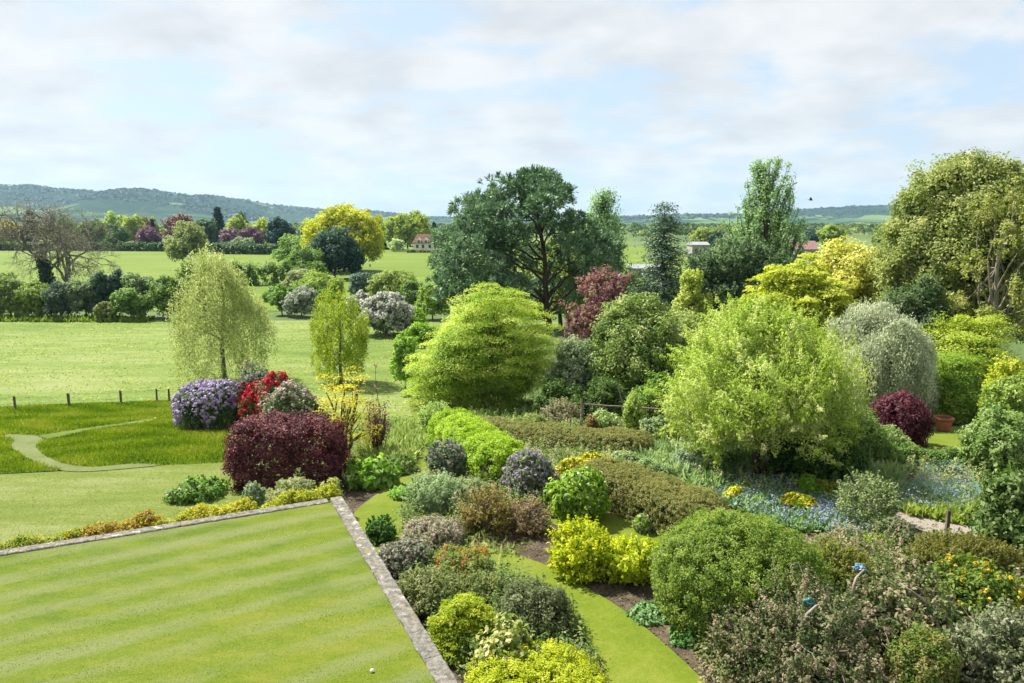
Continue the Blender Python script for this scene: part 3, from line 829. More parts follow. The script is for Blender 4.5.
# =================================================================== long grass
blades('meadow_grass', mead_poly, 240000, .19, .03, ['#5f821e', '#86a42e', '#a8b448'], 11, avoid=[pathA, pathA2], lean=.35, patch=1.1, k=.62,
       fl=(900, .035, ['#d8c63a', '#f0df6a']), label='long uncut meadow grass beside the mown path', cat='grass')
blades('hay_grass', [(-62, 39), (-3, 39), (0, 60), (5, 90), (-110, 94)], 150000, 0.13, .12, ['#8ab03a', '#b2cc5c', '#d8e092'], 12, lean=1.2, patch=1.3, k=.62, upn=1.2, thin=.6, label='pale cropped hay grass of the open field', cat='grass')

# hedge-foot strip of rank grass under the field hedge
blades('rank_grass', [(-110, 93.5), (-45, 91.5), (-45, 95), (-110, 98)], 9000, .7, .28, ['#5a7a28', '#7f9c3a', '#98ac52'], 13, k=.8, label='rank dark grass along the foot of the field hedge', cat='grass')

# short mown turf, its blades laid over in bands by the mower
ca, sa = math.cos(ang + math.radians(5)), math.sin(ang + math.radians(5))
def stripes(P):
    u = P[:, 0] * ca + P[:, 1] * sa; v = -P[:, 0] * sa + P[:, 1] * ca
    w = np.sin(u * .55 + 1.3) * .5 + np.sin(u * 1.7 + v * .8) * .35
    return .42 * np.sin(v * 2 * PI / 1.02 + 1.6 * w) * (.6 + .4 * np.sin(u * .9 + v * .37)) + .13 * np.sin(u * 1.1 + v * 2.3 + w) + .08 * np.sin(u * 3.1 - v * 4.7)
tp_ = [tuple((A0 + inl * .86 + inn * .86)[:2]), tuple((A0 + dl * 16 + inl)[:2]), tuple((A0 + dl * 16 + dn * 12)[:2]), tuple((A0 + dn * 12 + inn)[:2])]
blades('mown_turf', tp_, 330000, .024, .018, ['#769a08', '#94b414', '#b8c850', '#cad680'], 71, upn=1.6, lean=2.0, patch=.25, tn=.07, k=.62, zf=lambda x, y: TZ - .03 + 0 * x, tintf=stripes, label='short striped mown grass of the terrace lawn', cat='grass')
blades('mown_turf', smooth_poly(walk2, 4), 60000, .026, .018, ['#80a01a', '#9ab628', '#b4c84c'], 72, upn=1.6, lean=2.0, tn=.09, patch=.5, k=.62, zf=lambda x, y: hgt(x, y) + .035, label='short mown grass of the curved walk', cat='grass')
blades('mown_turf', lawn_poly, 110000, .035, .028, ['#86a430', '#a2b84a', '#c0cc80'], 73, upn=1.6, lean=2.0, tn=.09, patch=.8, k=.62, zf=lambda x, y: hgt(x, y) + .015, label='short mown grass of the lower lawn', cat='grass')

blades('leaf_litter', bed_poly, 90000, .07, .05, ['#4f4234', '#77654c', '#a2906c', '#7f8450'], 74, upn=1.8, lean=2.4, patch=.6, k=.55, avoid=[smooth_poly(q, 4) for q in (walk1, walk2, walk3, side_poly)], zf=lambda x, y: hgt(x, y) + .025, label='leaf litter and mulch scattered on the planting beds', cat='leaf litter')
# =================================================================== hills
def hill(name, label, x0, x1, yfoot, ycrest, yback, crest, seed, foot=-3.4, wood=.45):
    """crest: list of (px, py) of the skyline in the photo at the crest distance"""
    rng = np.random.default_rng(seed)
    cp = np.array(crest, float)
    u = np.linspace(cp[0, 0], cp[-1, 0], 260)
    cy = np.interp(u, cp[:, 0], cp[:, 1])
    v = np.concatenate([np.linspace(0, 1, 60), np.linspace(1.05, 2, 8)])
    X, Y, Z = [], [], []
    ph = rng.uniform(0, 6, 12)
    for t in v:
        D = yfoot + (ycrest - yfoot) * t if t <= 1 else ycrest + (yback - ycrest) * (t - 1)
        D = D + 120 * np.sin(u * .021 + ph[0]) * min(t, 1) + 60 * np.sin(u * .06 + ph[1])
        zc = np.array([pt(a, b, ycrest).z for a, b in zip(u, cy)])
        prof = (.30 * sst(0, .62, t) + .70 * sst(.50, 1.0, t)) if t <= 1 else 1 - .25 * (t - 1) ** 2
        z = foot + (zc - foot) * prof + (np.sin(u * .05 + t * 9 + ph[2]) * 4 + np.sin(u * .13 + t * 14 + ph[3]) * 2.5) * min(1, t * 1.2)
        xx = np.array([pt(a, 215, 1000).x for a in u]) / 1000 * ycrest
        X.append(xx); Y.append(D + 0 * u); Z.append(z)
    X, Y, Z = map(np.array, (X, Y, Z)); n = len(u)
    V = np.stack([X, Y, Z], -1).reshape(-1, 3)
    i = np.arange(len(v) - 1)[:, None] * n + np.arange(n - 1)[None]
    Fq = np.stack([i, i + 1, i + n + 1, i + n], -1).reshape(-1)
    m, nt, out = nmat(name + '_cover'); L = nt.links.new
    geo = N(nt, 'NewGeometry')
    # patchwork of hedged fields with woods on the steeper, higher ground
    vo = N(nt, 'TexVoronoi', Scale=.0055); mp = N(nt, 'Mapping'); mp.inputs['Scale'].default_value = (1, .55, 0); L(geo.outputs['Position'], mp.inputs[0]); L(mp.outputs[0], vo.inputs['Vector'])
    ve = N(nt, 'TexVoronoi', Scale=.0055); ve.feature = 'DISTANCE_TO_EDGE'; L(mp.outputs[0], ve.inputs['Vector'])
    sp = N(nt, 'SeparateXYZ'); L(vo.outputs['Color'], sp.inputs[0])
    fr = ramp(nt, [(.15, H('#5c8042') * .36), (.40, H('#82a454') * .36), (.6, H('#9cb668') * .38), (.75, H('#426438') * .34)]); L(sp.outputs[0], fr.inputs[0])
    nz = N(nt, 'TexNoise', Scale=.02, Detail=8, Roughness=.75); L(geo.outputs['Position'], nz.inputs['Vector'])
    wr = ramp(nt, [(.35, H('#22402c') * .32), (.5, H('#305434') * .34), (.66, H('#4a6e42') * .36)]); L(nz.outputs['Fac'], wr.inputs[0])
    zz = N(nt, 'SeparateXYZ'); L(geo.outputs['Position'], zz.inputs[0])
    n2 = N(nt, 'TexNoise', Scale=.0035, Detail=5); L(geo.outputs['Position'], n2.inputs['Vector'])
    def mm(op, x, y, cl=False):
        q = N(nt, 'Math', operation=op, use_clamp=cl)
        for k, a in enumerate((x, y)):
            if isinstance(a, (int, float)): q.inputs[k].default_value = a
            else: L(a, q.inputs[k])
        return q.outputs[0]
    zt = max(pt(a, b, ycrest).z for a, b in crest)
    hfac = mm('ADD', mm('MULTIPLY', mm('DIVIDE', zz.outputs[2], zt), 1.0), mm('MULTIPLY', mm('SUBTRACT', n2.outputs['Fac'], .5), 1.6))
    wm = N(nt, 'MapRange'); wm.inputs['From Min'].default_value = wood - .02; wm.inputs['From Max'].default_value = wood + .02; L(hfac, wm.inputs['Value'])
    he = N(nt, 'MapRange'); he.inputs['From Min'].default_value = .05; he.inputs['From Max'].default_value = .09; he.inputs['To Min'].default_value = 1; he.inputs['To Max'].default_value = 0; L(ve.outputs['Distance'], he.inputs['Value'])
    mk = mm('MAXIMUM', wm.outputs[0], he.outputs[0])
    mx = N(nt, 'MixRGB'); L(mk, mx.inputs[0]); L(fr.outputs[0], mx.inputs[1]); L(wr.outputs[0], mx.inputs[2])
    p = N(nt, 'BsdfPrincipled', Roughness=.95); p.inputs['Specular IOR Level'].default_value = .05
    L(mx.outputs[0], p.inputs['Base Color'])
    bp = N(nt, 'Bump', Strength=.7, Distance=9); L(mm('MULTIPLY', nz.outputs['Fac'], mk), bp.inputs['Height']); L(bp.outputs[0], p.inputs['Normal'])
    L(p.outputs[0], out.inputs[0])
    o = mesh_np(name, V, Fq, 4, m, smooth=True); tag(o, label, None, None, 'structure')
    return np.stack([X, Y, Z], -1), v

hl, hv = hill('hills', 'long wooded escarpment on the skyline', 0, 0, 1900, 3600, 5200,
     [(-420, 196), (-260, 190), (-120, 184), (-40, 184), (10, 185), (60, 188), (100, 192), (118, 194), (130, 190.5), (165, 191.5), (200, 195), (222, 199), (240, 205), (256, 212), (275, 219), (300, 222)], 3, wood=.36)
h2, _ = hill('hills.001', 'rounded hills beyond the oaks', 0, 0, 2600, 4600, 6000,
     [(200, 219), (240, 211), (262, 207), (280, 205), (300, 208), (316, 210.5), (340, 210), (365, 210.5), (390, 214), (430, 217), (470, 217.5), (540, 219), (600, 218), (660, 216.5), (715, 216)], 4, wood=.40)
h3, _ = hill('hills.002', 'low wooded hill right of the poplar', 0, 0, 2200, 4200, 6000,
     [(560, 221), (620, 218), (665, 215), (700, 215.5), (740, 214.5), (790, 213), (815, 210), (850, 207), (890, 205), (940, 205), (1000, 206), (1100, 203), (1300, 206), (1450, 212)], 6, wood=.50)

# woods along the crests and over the plain: far-off masses nobody could count
def treelet(rng, C, r, h, k, L_, f, t0):
    """small crown of k leaf clumps at each point"""
    n = len(C); rep = np.repeat(np.arange(n), k); m = len(rep)
    d = unit(rng.standard_normal((m, 3))); d[:, 2] = np.abs(d[:, 2]) * 1.0 - .1
    P = C[rep] + d * np.stack([r[rep], r[rep], h[rep] * .5], 1) + np.stack([0 * rep, 0 * rep, h[rep] * .5], 1)
    f.add(P, d + rng.standard_normal((m, 3)) * .3 + np.array([0, 0, .3]), L_, L_ * .8, t0[rep] + rng.normal(0, .1, m))
rng = np.random.default_rng(21); f = Fol()
for hg, nn in ((hl, 2600), (h2, 1500), (h3, 1900)):
    a = hg[44:64].reshape(-1, 3); q = a[rng.integers(0, len(a), nn)] + rng.normal(0, 10, (nn, 3)) * [1, 1, 0]; q[:, 2] -= 4
    treelet(rng, q, rng.uniform(6, 11, nn), rng.uniform(6, 12, nn), 14, 8, f, rng.normal(.45, .12, nn))
tag(f.build('distant_woods', leaf_mat(['#22402c', '#2e5034', '#42663e'], .2, .38), None, rng), 'dark woods covering the crests of the far hills', 'woods', None, 'stuff')
f = Fol(); rng = np.random.default_rng(22)
nn = 3800
yy = rng.uniform(520, 2600, nn); rows = rng.integers(0, 26, nn)
yb = np.array([520 * (2600 / 520) ** (i / 25) for i in range(26)])
yy = np.where(rng.uniform(0, 1, nn) < .8, yb[rows] * (1 + rng.normal(0, .012, nn)), yy)
xx = rng.uniform(-.85, .85, nn) * yy + 60 * np.sin(yy * .01)
kp = (np.sin(xx * .011 + yy * .006) + np.sin(xx * .027 - yy * .004)) > -.8
xx, yy = xx[kp], yy[kp]; nn = len(xx)
yy = yy + xx * .12
kp = (yy > 430) & ~((np.abs(xx / yy + .14) < .06) & (yy < 700)); xx, yy = xx[kp], yy[kp]; nn = len(xx)
treelet(rng, np.stack([xx, yy, -3.6 + 0 * xx], 1), rng.uniform(4, 8, nn), rng.uniform(6, 13, nn) * np.clip(1.25 - yy / 3500, .6, 1), 40, np.repeat(np.clip(2.6 * yy / F, 1.8, 8), 40), f, rng.normal(.5, .26, nn))
tag(f.build('distant_treelines', leaf_mat(['#2f4a2b', '#4f6f33', '#7f9848', '#a0a858'], .3, .7), None, rng), 'hedgerow trees and copses scattered over the far plain', 'woods', None, 'stuff')

# =================================================================== far trees beyond the fields (name, label, px, foot, top, width, colours, distance)
FT = 'trees beyond the far field'
fartree('bushy_tree', 'round green tree showing left of the bright spring green tree', 'tree', 91, 240, 216, 27, ('#54763a', '#7e9c4c'), 345, group=FT)
fartree('bushy_tree', 'tall pale spring green tree behind a darker tree beyond the far field', 'tree', 114, 240, 211, 29, ('#87a548', '#b4ca6c'), 352, group=FT)
fartree('bushy_tree', 'rounded dark green tree in front of the pale spring green tree', 'tree', 115, 243, 221, 22, ('#3f6a2c', '#62903a'), 335, group=FT)
fartree('bushy_tree', 'yellowish green tree between the spring green and purple trees', 'tree', 132, 240, 213, 24, ('#93a846', '#bcc868'), 348, group=FT)
fartree('bushy_tree', 'dull orange green treetop behind the yellowish green tree', 'tree', 147, 238, 213, 20, ('#84833f', '#a9a057'), 365, group=FT)
fartree('bushy_tree', 'small purple leaved tree below a little dark spire', 'tree', 148, 242, 226, 25, ('#5b3f4d', '#8d6a7c'), 335, group=FT)
conifer('small_conifer', 'little dark conifer spire above the purple leaved tree', 'conifer', 152, 240, 219, 8, ('#233b2e', '#35523a'), 345, tiers=15, group=FT)
fartree('bushy_tree', 'reddish brown tree still half bare beyond the far field', 'tree', 179, 240, 212, 33, ('#6b5048', '#937364'), 345, group=FT, cover=1.3)
fartree('bushy_tree', 'dark green tree with pointed top right of the reddish brown tree', 'tree', 205, 241, 217, 26, ('#3a5a33', '#587a40'), 340, group=FT)
conifer('dark_conifer', 'tall dark conifer standing above the far treeline', 'conifer', 217, 238, 206, 18, ('#1f3a33', '#35544a'), 375, tiers=15, group=FT, power=.55)
fartree('cedar_tree', 'flat topped dark tree above the yellow green tree line', 'tree', 242, 238, 207, 14, ('#35503c', '#516d4c'), 400, group=FT)
fartree('bushy_tree', 'yellow green tree beneath the flat topped dark tree', 'tree', 238, 240, 214, 28, ('#8aa044', '#aebd5c'), 365, group=FT)
fartree('bushy_tree', 'mauve pink blossoming tree, smaller one beside the white shed', 'tree', 229, 243, 226, 18, ('#7a5f70', '#a88d9a'), 335, group=FT)
fartree('bushy_tree', 'wide purple leaved tree left of the round dark tree', 'tree', 250, 246, 227, 26, ('#5a3a4b', '#876577'), 335, group=FT)
fartree('bushy_tree', 'yellow green tree peeping over the purple leaved tree', 'tree', 262, 240, 216, 22, ('#9caf3e', '#c3cf58'), 350, group=FT)
fartree('bushy_tree', 'rounded grey green shrub under the wide purple tree', 'tree', 243, 251, 237, 24, ('#75865f', '#9fab85'), 322, group=FT)
fartree('dark_tree', 'dense dark blue green tree left of the golden oak', 'tree', 279, 253, 215, 28, ('#1f3c38', '#355a50'), 300, group=FT, lobes=12)
fartree('bushy_tree', 'light olive willow right of the bare tree crown', 'tree', 186, 268, 219, 42, ('#77854c', '#9ba66a'), 200, group=FT, cover=1.3)
fartree('bushy_tree', 'green roadside tree at the left edge beyond the far field', 'tree', 8, 242, 219, 24, ('#8c8a45', '#b0a050'), 360, group=FT)
conifer('dark_conifer', 'dark conifer top above the bare tree', 'conifer', 29, 240, 209, 16, ('#2b4236', '#45604c'), 380, tiers=15, group=FT, power=.6)
fartree('bushy_tree', 'broad green tree behind the bare tree crown', 'tree', 66, 241, 218, 32, ('#5d7a44', '#87a05c'), 360, group=FT)
# the golden oak group
fartree('oak_tree', 'big golden green oak coming into leaf beyond the hay field', 'tree', 342, 272, 206, 78, ('#96a022', '#b9bf32', '#d8d95c'), 190, lobes=22, rc=1.0)
fartree('holly_tree', 'dark holly growing against the golden oak', 'tree', 333, 279, 226, 50, ('#2c4638', '#47644f', '#6d8570'), 165, lobes=12, low=.02)
fartree('dark_tree', 'narrow ivy dark tree tight against the right of the holly', 'tree', 353, 277, 240, 20, ('#1f3d2c', '#345a3c'), 163, low=.02)
fartree('bushy_tree', 'rounded light green tree left of the golden oak, behind the dark holly', 'tree', 292, 262, 233, 32, ('#6f9044', '#9db868'), 200, low=.03)
fartree('bushy_tree', 'broad mid green thorn tree at the foot of the golden oak', 'tree', 304, 280, 246, 46, ('#5f8038', '#8aa854'), 160, low=.02)
fartree('oak_tree', 'round mid green oak beside the red roofed cottage', 'tree', 407, 249, 213, 48, ('#6c8a2c', '#95ab3c', '#b9bf55'), 345, lobes=16)
fartree('bushy_tree', 'pale blossoming small tree left of the red roofed cottage', 'tree', 396, 249, 238, 17, ('#a8bd78', '#cfdcA8'.lower()), 325, low=.02)
conifer('dark_conifer', 'blue green conifer between the two oaks', 'conifer', 378, 247, 217, 17, ('#24463c', '#3c6052'), 350, tiers=15, power=.6)
conifer('dark_conifer', 'slim dark cypress rising behind the cottage chimney', 'conifer', 434, 246, 222, 6, ('#2f4f40', '#486a55'), 370, tiers=15, power=.5)
# right side of the plain
fartree('bushy_tree', 'yellow green tree behind the low pale roofed shed', 'tree', 705, 246, 226, 26, ('#7f9448', '#a8b664'), 330)
fartree('dark_tree', 'small dark round tree right of the pale roofed shed', 'tree', 717, 247, 229, 13, ('#2d4a3c', '#466650'), 320)
fartree('bushy_tree', 'round green tree above the pink tiled roof', 'tree', 833, 240, 223, 27, ('#7a9440', '#a3b65a'), 300)
fartree('dark_tree', 'dark rounded tree left of the pink tiled roof', 'tree', 812, 242, 228, 16, ('#35524a', '#51706a'), 320)
fartree('bushy_tree', 'grey green copse tree at the right behind the golden acer', 'tree', 892, 243, 225, 34, ('#56743f', '#7a965a'), 320)

# =================================================================== buildings far off
wallm = noise_mat('white_wall', ['#d9d6cc', '#efeee8'], .8, k=.8); tile = noise_mat('red_tiles', ['#7a5648', '#9a7565', '#b59484'], 1.2, k=.5, bump=.3)
glass = noise_mat('window_glass', ['#39424a', '#56626b'], 1, k=.5, rough=.15, spec=.5); brick = noise_mat('brick', ['#8a5a48', '#a87460'], 2, k=.6); metal = noise_mat('sheet_roof', ['#a8acb0', '#c2c6c8'], .4, k=.55, rough=.45)
def box(v, f, x0, x1, y0, y1, z0, z1):
    b = len(v); v += [(x, y, z) for z in (z0, z1) for x, y in ((x0, y0), (x1, y0), (x1, y1), (x0, y1))]
    f += [tuple(b + i for i in q) for q in ((0, 1, 5, 4), (1, 2, 6, 5), (2, 3, 7, 6), (3, 0, 4, 7), (4, 5, 6, 7), (3, 2, 1, 0))]
def gable(v, f, x0, x1, y0, y1, z0, zr, ov=.4, th=.25, axis='x', hip=0):
    b = len(v); ym, xm = (y0 + y1) / 2, (x0 + x1) / 2
    if axis == 'x':
        top = [(x0 - ov + hip, ym, zr), (x1 + ov - hip, ym, zr)]; q = [(x0 - ov, y0 - ov, z0), (x1 + ov, y0 - ov, z0), (x1 + ov, y1 + ov, z0), (x0 - ov, y1 + ov, z0)]
        v += q + top + [(a, c, d - th) for a, c, d in q]
        f += [tuple(b + i for i in w) for w in ((0, 1, 5, 4), (2, 3, 4, 5), (1, 2, 5), (3, 0, 4), (0, 6, 7, 1), (1, 7, 8, 2), (2, 8, 9, 3), (3, 9, 6, 0), (6, 9, 8, 7))]
    else:
        top = [(xm, y0 - ov, zr), (xm, y1 + ov, zr)]; q = [(x0 - ov, y0 - ov, z0), (x1 + ov, y0 - ov, z0), (x1 + ov, y1 + ov, z0), (x0 - ov, y1 + ov, z0)]
        v += q + top + [(a, c, d - th) for a, c, d in q]
        f += [tuple(b + i for i in w) for w in ((1, 2, 5, 4), (3, 0, 4, 5), (0, 1, 4), (2, 3, 5), (0, 6, 7, 1), (1, 7, 8, 2), (2, 8, 9, 3), (3, 9, 6, 0), (6, 9, 8, 7))]
D = 318; p = pt(426, 250, D); zb = float(hgt(0, D))
ct = empty('cottage', (p.x, D, zb), 'white walled cottage with a hipped red tiled roof and chimney beyond the far field', 'house')
v, f = [], []; box(v, f, -5.2, 5.2, 0, 6, 0, 3.9); mesh_py('wall', v, f, wallm, ct)
v, f = [], []; gable(v, f, -5.2, 5.2, 0, 6, 3.9, 7.4, .5, .2, 'x', 1.8); rf = mesh_py('roof', v, f, tile, ct)
v, f = [], []; box(v, f, 2.6, 3.6, 2.5, 3.5, 5.6, 9.0); box(v, f, 2.5, 3.7, 2.4, 3.6, 8.7, 8.95); mesh_py('chimney', v, f, brick, rf)
for x in (-2.9, 0, 2.9):
    v, f = [], []; box(v, f, x - .8, x + .8, -.35, 1.8, 3.95, 5.0); gable(v, f, x - .8, x + .8, -.35, 1.8, 5.0, 5.9, .15, .1, 'y'); dm = mesh_py('dormer', v, f, wallm, rf)
    v, f = [], []; box(v, f, x - .45, x + .45, -.42, -.36, 4.1, 4.85); mesh_py('pane', v, f, glass, dm)
for x in (-3.6, -1.2, 1.6, 3.9):
    v, f = [], []; box(v, f, x - .5, x + .5, -.06, -.005, 1.7, 3.1); mesh_py('window', v, f, glass, ct)
v, f = [], []; box(v, f, 5.25, 9.5, .5, 5.5, 0, 2.6); ex = mesh_py('extension', v, f, brick, ct)
v, f = [], []; gable(v, f, 5.65, 9.5, .5, 5.5, 2.6, 5.6, .35, .2); mesh_py('roof', v, f, tile, ex)
greyb = noise_mat('grey_render', ['#a8a9a0', '#c0c0b6'], 1, k=.6)
def shed(name, label, px, pyt, D, w, d, rise, wm, rm, hip=0):
    p = pt(px, pyt, D); zb = float(hgt(0, D)); e = empty(name, (p.x, D, zb), label, 'building'); hr = p.z - zb; h = hr - rise
    v, f = [], []; box(v, f, -w / 2, w / 2, 0, d, -.3, h); wl_ = mesh_py('wall', v, f, wm, e)
    v, f = [], []; gable(v, f, -w / 2, w / 2, 0, d, h, hr, .3, .2, 'x', hip); mesh_py('roof', v, f, rm, e)
    for k in range(max(2, int(w / 3))):
        x = -w / 2 + (k + .5) * w / max(2, int(w / 3)); v, f = [], []; box(v, f, x - .5, x + .5, -.05, -.004, h * .35, h * .75)
        mesh_py('window', v, f, glass, wl_)
    return e
shed('farm_shed', 'low white shed with a pale metal roof left of the dark yew', 701, 242, 250, 5.5, 8, .9, greyb, metal)
shed('farm_shed', 'pale shed half hidden behind the spruce', 647, 265, 170, 7, 6, .7, greyb, metal)
shed('house', 'house with a pink tiled roof right of the tall poplar', 807, 241, 260, 8, 8, 2.8, greyb, noise_mat('pink_tiles', ['#a8827c', '#c2a098'], 1, k=.5))
shed('farm_shed', 'small white shed among the purple trees across the far field', 229, 241.5, 330, 3, 4, .8, wallm, metal)
shed('long_barn', 'long grey roofed barn at the left edge behind the bare tree', 2, 224, 390, 16, 12, 4.0, noise_mat('grey_boards', ['#8a8c88', '#a8a9a4'], 1, k=.5), noise_mat('grey_roof', ['#9aa0a4', '#b4b8ba'], .4, k=.5))

# low far hedges
def hl_px(pts, D0=None): return [(lambda g: (g.x, g.y))(ground(a, b)) for a, b in pts]
hedge('field_hedge', 'clipped dark hedge along the far side of the left field', 'hedge', [(-225, 335), (-170, 330), (-128, 322), (-118, 326)], 3, 3.2, ('#3c5a2e', '#5b7a3c'), leaf=1.1, rc=.9)
hedge('field_hedge', 'clipped dark hedge below the wide purple tree', 'hedge', [(-116, 300), (-104, 296), (-88, 292)], 3, 3.4, ('#34502c', '#557340'), leaf=1.0, rc=.9)
hedge('field_hedge', 'low rough hedge crossing the field behind the birch', 'hedge', [(-64, 150), (-48, 149), (-38, 148)], 3, 3.6, ('#4f7030', '#7f9a48'), leaf=.6, rc=.7, amp=.2)
hedge('field_hedge', 'low rough hedge left of the grey green hawthorn bushes', 'hedge', [(-37, 118), (-33, 118), (-29, 117)], 3, 1.8, ('#4a6f2a', '#769a42'), leaf=.5, rc=.5, amp=.2)
hedge('field_hedge', 'trimmed hedge in front of the cottage garden', 'hedge', [(-24, 314), (-33, 312), (-42, 312)], 1.4, 1.0, ('#6a7440', '#96a058'), leaf=.9, rc=.6)
# =================================================================== field hedge on the left, each bush by itself
FH = 'bushes of the tall field hedge'
def hb(label, px, top, w, cols, D=96, pyb=318, **kw):
    kw.setdefault('lobes', 10); kw.setdefault('low', .0)
    return tree('hedge_bush', label, 'bush', px, pyb, top, w, cols, D, leaf=px_leaf(D, 2.3), group=FH, **kw)
hb('light green hedge bush at the left edge of the photo', 6, 272, 52, ('#6a8340', '#94a85c'), 97)
hb('yellow green hedge bush left of the ivy clad trunk', 34, 281, 44, ('#6f8a3c', '#9cb058'), 96)
hb('dark grey green hedge bush below the bare tree', 58, 280, 34, ('#3d5540', '#677c62'), 95)
hb('grey green hedge bush right below the bare tree', 82, 277, 38, ('#556d48', '#86986e'), 96)
hb('tallest dark blue green bush of the field hedge', 107, 263, 36, ('#33503c', '#56705a'), 97)
hb('grey tinted hedge bush right of the tallest dark bush', 138, 270, 36, ('#5d7548', '#8ea170'), 97)
hb('low light green hedge bush in front of the grey tinted bush', 128, 285, 34, ('#5f803a', '#8fab58'), 94)
hb('mid green hedge bush nearest the birch', 166, 274, 42, ('#557638', '#86a252'), 95)
hb('low tan green bush at the foot of the tallest dark bush', 104, 300, 22, ('#6b7a40', '#8f9858'), 93)
hb('dark low bush in the gap behind the birch', 192, 284, 34, ('#4f6c38', '#809a50'), 98)
# bare tree with ivy
def bare(label, px, D, top, w):
    rng = rng_of(label); b, H_, W_ = spot(px, 0, top, w, D)
    o = empty('bare_tree', b, label, 'tree'); tips = []; woods = []
    def grow(p, d, ln, r, lv, wood):
        n = 5; pts = [p]; q = p.copy(); dd = d.copy()
        for _ in range(n - 1):
            dd = unit(dd + rng.standard_normal(3) * .16 + np.array([0, 0, .03 if lv < 3 else -.05])); q = q + dd * ln / (n - 1); pts.append(q)
        wood.append((np.array(pts), taper(r, r * .62, n)))
        if lv == 5: tips.append(q); return
        for _ in range(3 if lv < 4 else 6):
            a = unit(dd + rng.standard_normal(3) * .62 * np.array([1, 1, .75]) + np.array([0, 0, .10])); grow(pts[-1] if rng.uniform() < .6 else pts[-2], a, ln * rng.uniform(.66, .86), r * .56, lv + 1, wood)
    for s, lean, hh in ((-.8, (-.22, .05, 1), 1.0), (1.2, (.14, 0, 1), .95)):
        wood = []; woods.append(wood); p0 = np.array([s, 0, -.1]); d0 = unit(np.array(lean)); k = 5
        tp = np.array([p0 + d0 * H_ * .38 * hh * i / (k - 1) + rng.standard_normal(3) * .06 for i in range(k)])
        wood.append((tp, taper(.50, .36, k)))
        for a in range(5):
            d = unit(d0 * .9 + np.array([math.cos(a * 1.26 + s) * .95, math.sin(a * 1.26 + s) * .95, .12 * a - .05]))
            grow(tp[-1 - a % 3], d, H_ * .30 * hh, .24, 1, wood)
    for wood in woods: tubes('trunk', wood, bark('#5f5a50', '#918b7e'), o, 6)
    f = Fol(); t = np.array(tips)
    clump(rng, f, t, unit(t - t.mean(0)), 'ball', .5, 5, .22, .12, tv=.2)
    f.build('buds', leaf_mat(('#6f6c58', '#96927a'), .3), o, rng)
    f = Fol(); n = 240; z = rng.uniform(.1, H_ * .52, n); a = rng.uniform(0, 2 * PI, n); rr = .35 + .75 * (1 - z / (H_ * .52)) ** .7
    C = np.stack([-.8 - .22 * z + np.cos(a) * rr, np.sin(a) * rr, z], 1); O = np.stack([np.cos(a), np.sin(a), 0 * a], 1)
    clump(rng, f, C, O, 'ball', .4, 14, .35, .25); f.build('ivy', leaf_mat(('#23402b', '#3d5f3c'), .2), o, rng)
bare('bare spreading tree with twin trunks, one clad in ivy, behind the field hedge', 50, 122, 208, 100)

# silver birch and other trees standing in the hay field
weeping('silver_birch', 'tall silver birch with airy weeping yellow green leaves in the hay field', 'tree', 217, 383, 236, 112, ('#7d8c48', '#a1ad66', '#c3ca90'), n=1500, hang=.15, per=24, leaf=.14, low=.0, barkc=('#4f4a40', '#8a8576'))
weeping('young_birch', 'olive green young tree on the field edge behind the yellow conifer', 'tree', 337, 384, 286, 70, ('#6d8428', '#93a63c', '#b5c054'), n=900, hang=.12, per=22, leaf=.14, low=.0, shape='dome', barkc=('#4a4438', '#77705e'))
HB = 'bushes in the hedge line between the fields'
def hw(label, px, pyb, top, w, cols, D, **kw):
    kw.setdefault('lobes', 10); kw.setdefault('low', .0); nm = kw.pop('nm', 'hawthorn_bush')
    return tree(nm, label, 'bush', px, pyb, top, w, cols, D, leaf=px_leaf(D, 2.3), group=HB, **kw)
hw('white blossomed hawthorn, the larger one behind the olive young tree', 384, 338, 295, 50, ('#6f8060', '#97a387'), 80, fl=(2200, .28, ('#c9ccb8', '#e6e6dc')), lobes=14)
hw('white flowered hawthorn peeping out left of the larger white one', 359, 320, 292, 24, ('#77876a', '#a0ab90'), 90, fl=(500, .28, ('#c9ccb8', '#e6e6dc')))
hw('grey white hawthorn in bud at the left of the hedge line', 301, 318, 287, 34, ('#74836a', '#a1ab93'), 98, fl=(420, .26, ('#b9bfa8', '#d8dacc')))
hw('bright green bush left of the grey white hawthorn', 281, 316, 283, 26, ('#5a8032', '#8db04c'), 100)
hw('fawn green bush above the grey white hawthorn', 298, 292, 268, 32, ('#7d8a58', '#a7b07c'), 128)
hw('yellow green spreading bush right of the fawn green bush', 320, 296, 275, 50, ('#78933a', '#a6ba58'), 122)
hw('dark grey green elder below the golden oak', 361, 300, 270, 26, ('#54705a', '#7f9680'), 125)
hw('broad yellow green thicket bush behind the white hawthorn', 393, 306, 272, 52, ('#768c40', '#a2b25e'), 118)
hw('dark green thicket bush left of the pine', 413, 312, 280, 34, ('#4c6c34', '#7a964c'), 108)
hw('bright green bush at the left foot of the pine', 432, 318, 283, 36, ('#6f9038', '#a2bb58'), 95)
hw('small fresh green bush right of the white hawthorn', 412, 330, 306, 30, ('#78a030', '#a9c750'), 82)
hw('low green bush under the white hawthorn', 420, 345, 322, 34, ('#6d9a30', '#9fc04c'), 72)
tree('young_tree', 'slim young green tree left of the big layered maple', 'tree', 405, 391, 328, 32, ('#5d8a2c', '#8fb348', '#b0cc66'), 50, lobes=10, low=.04, shape='egg', trunk=.05)

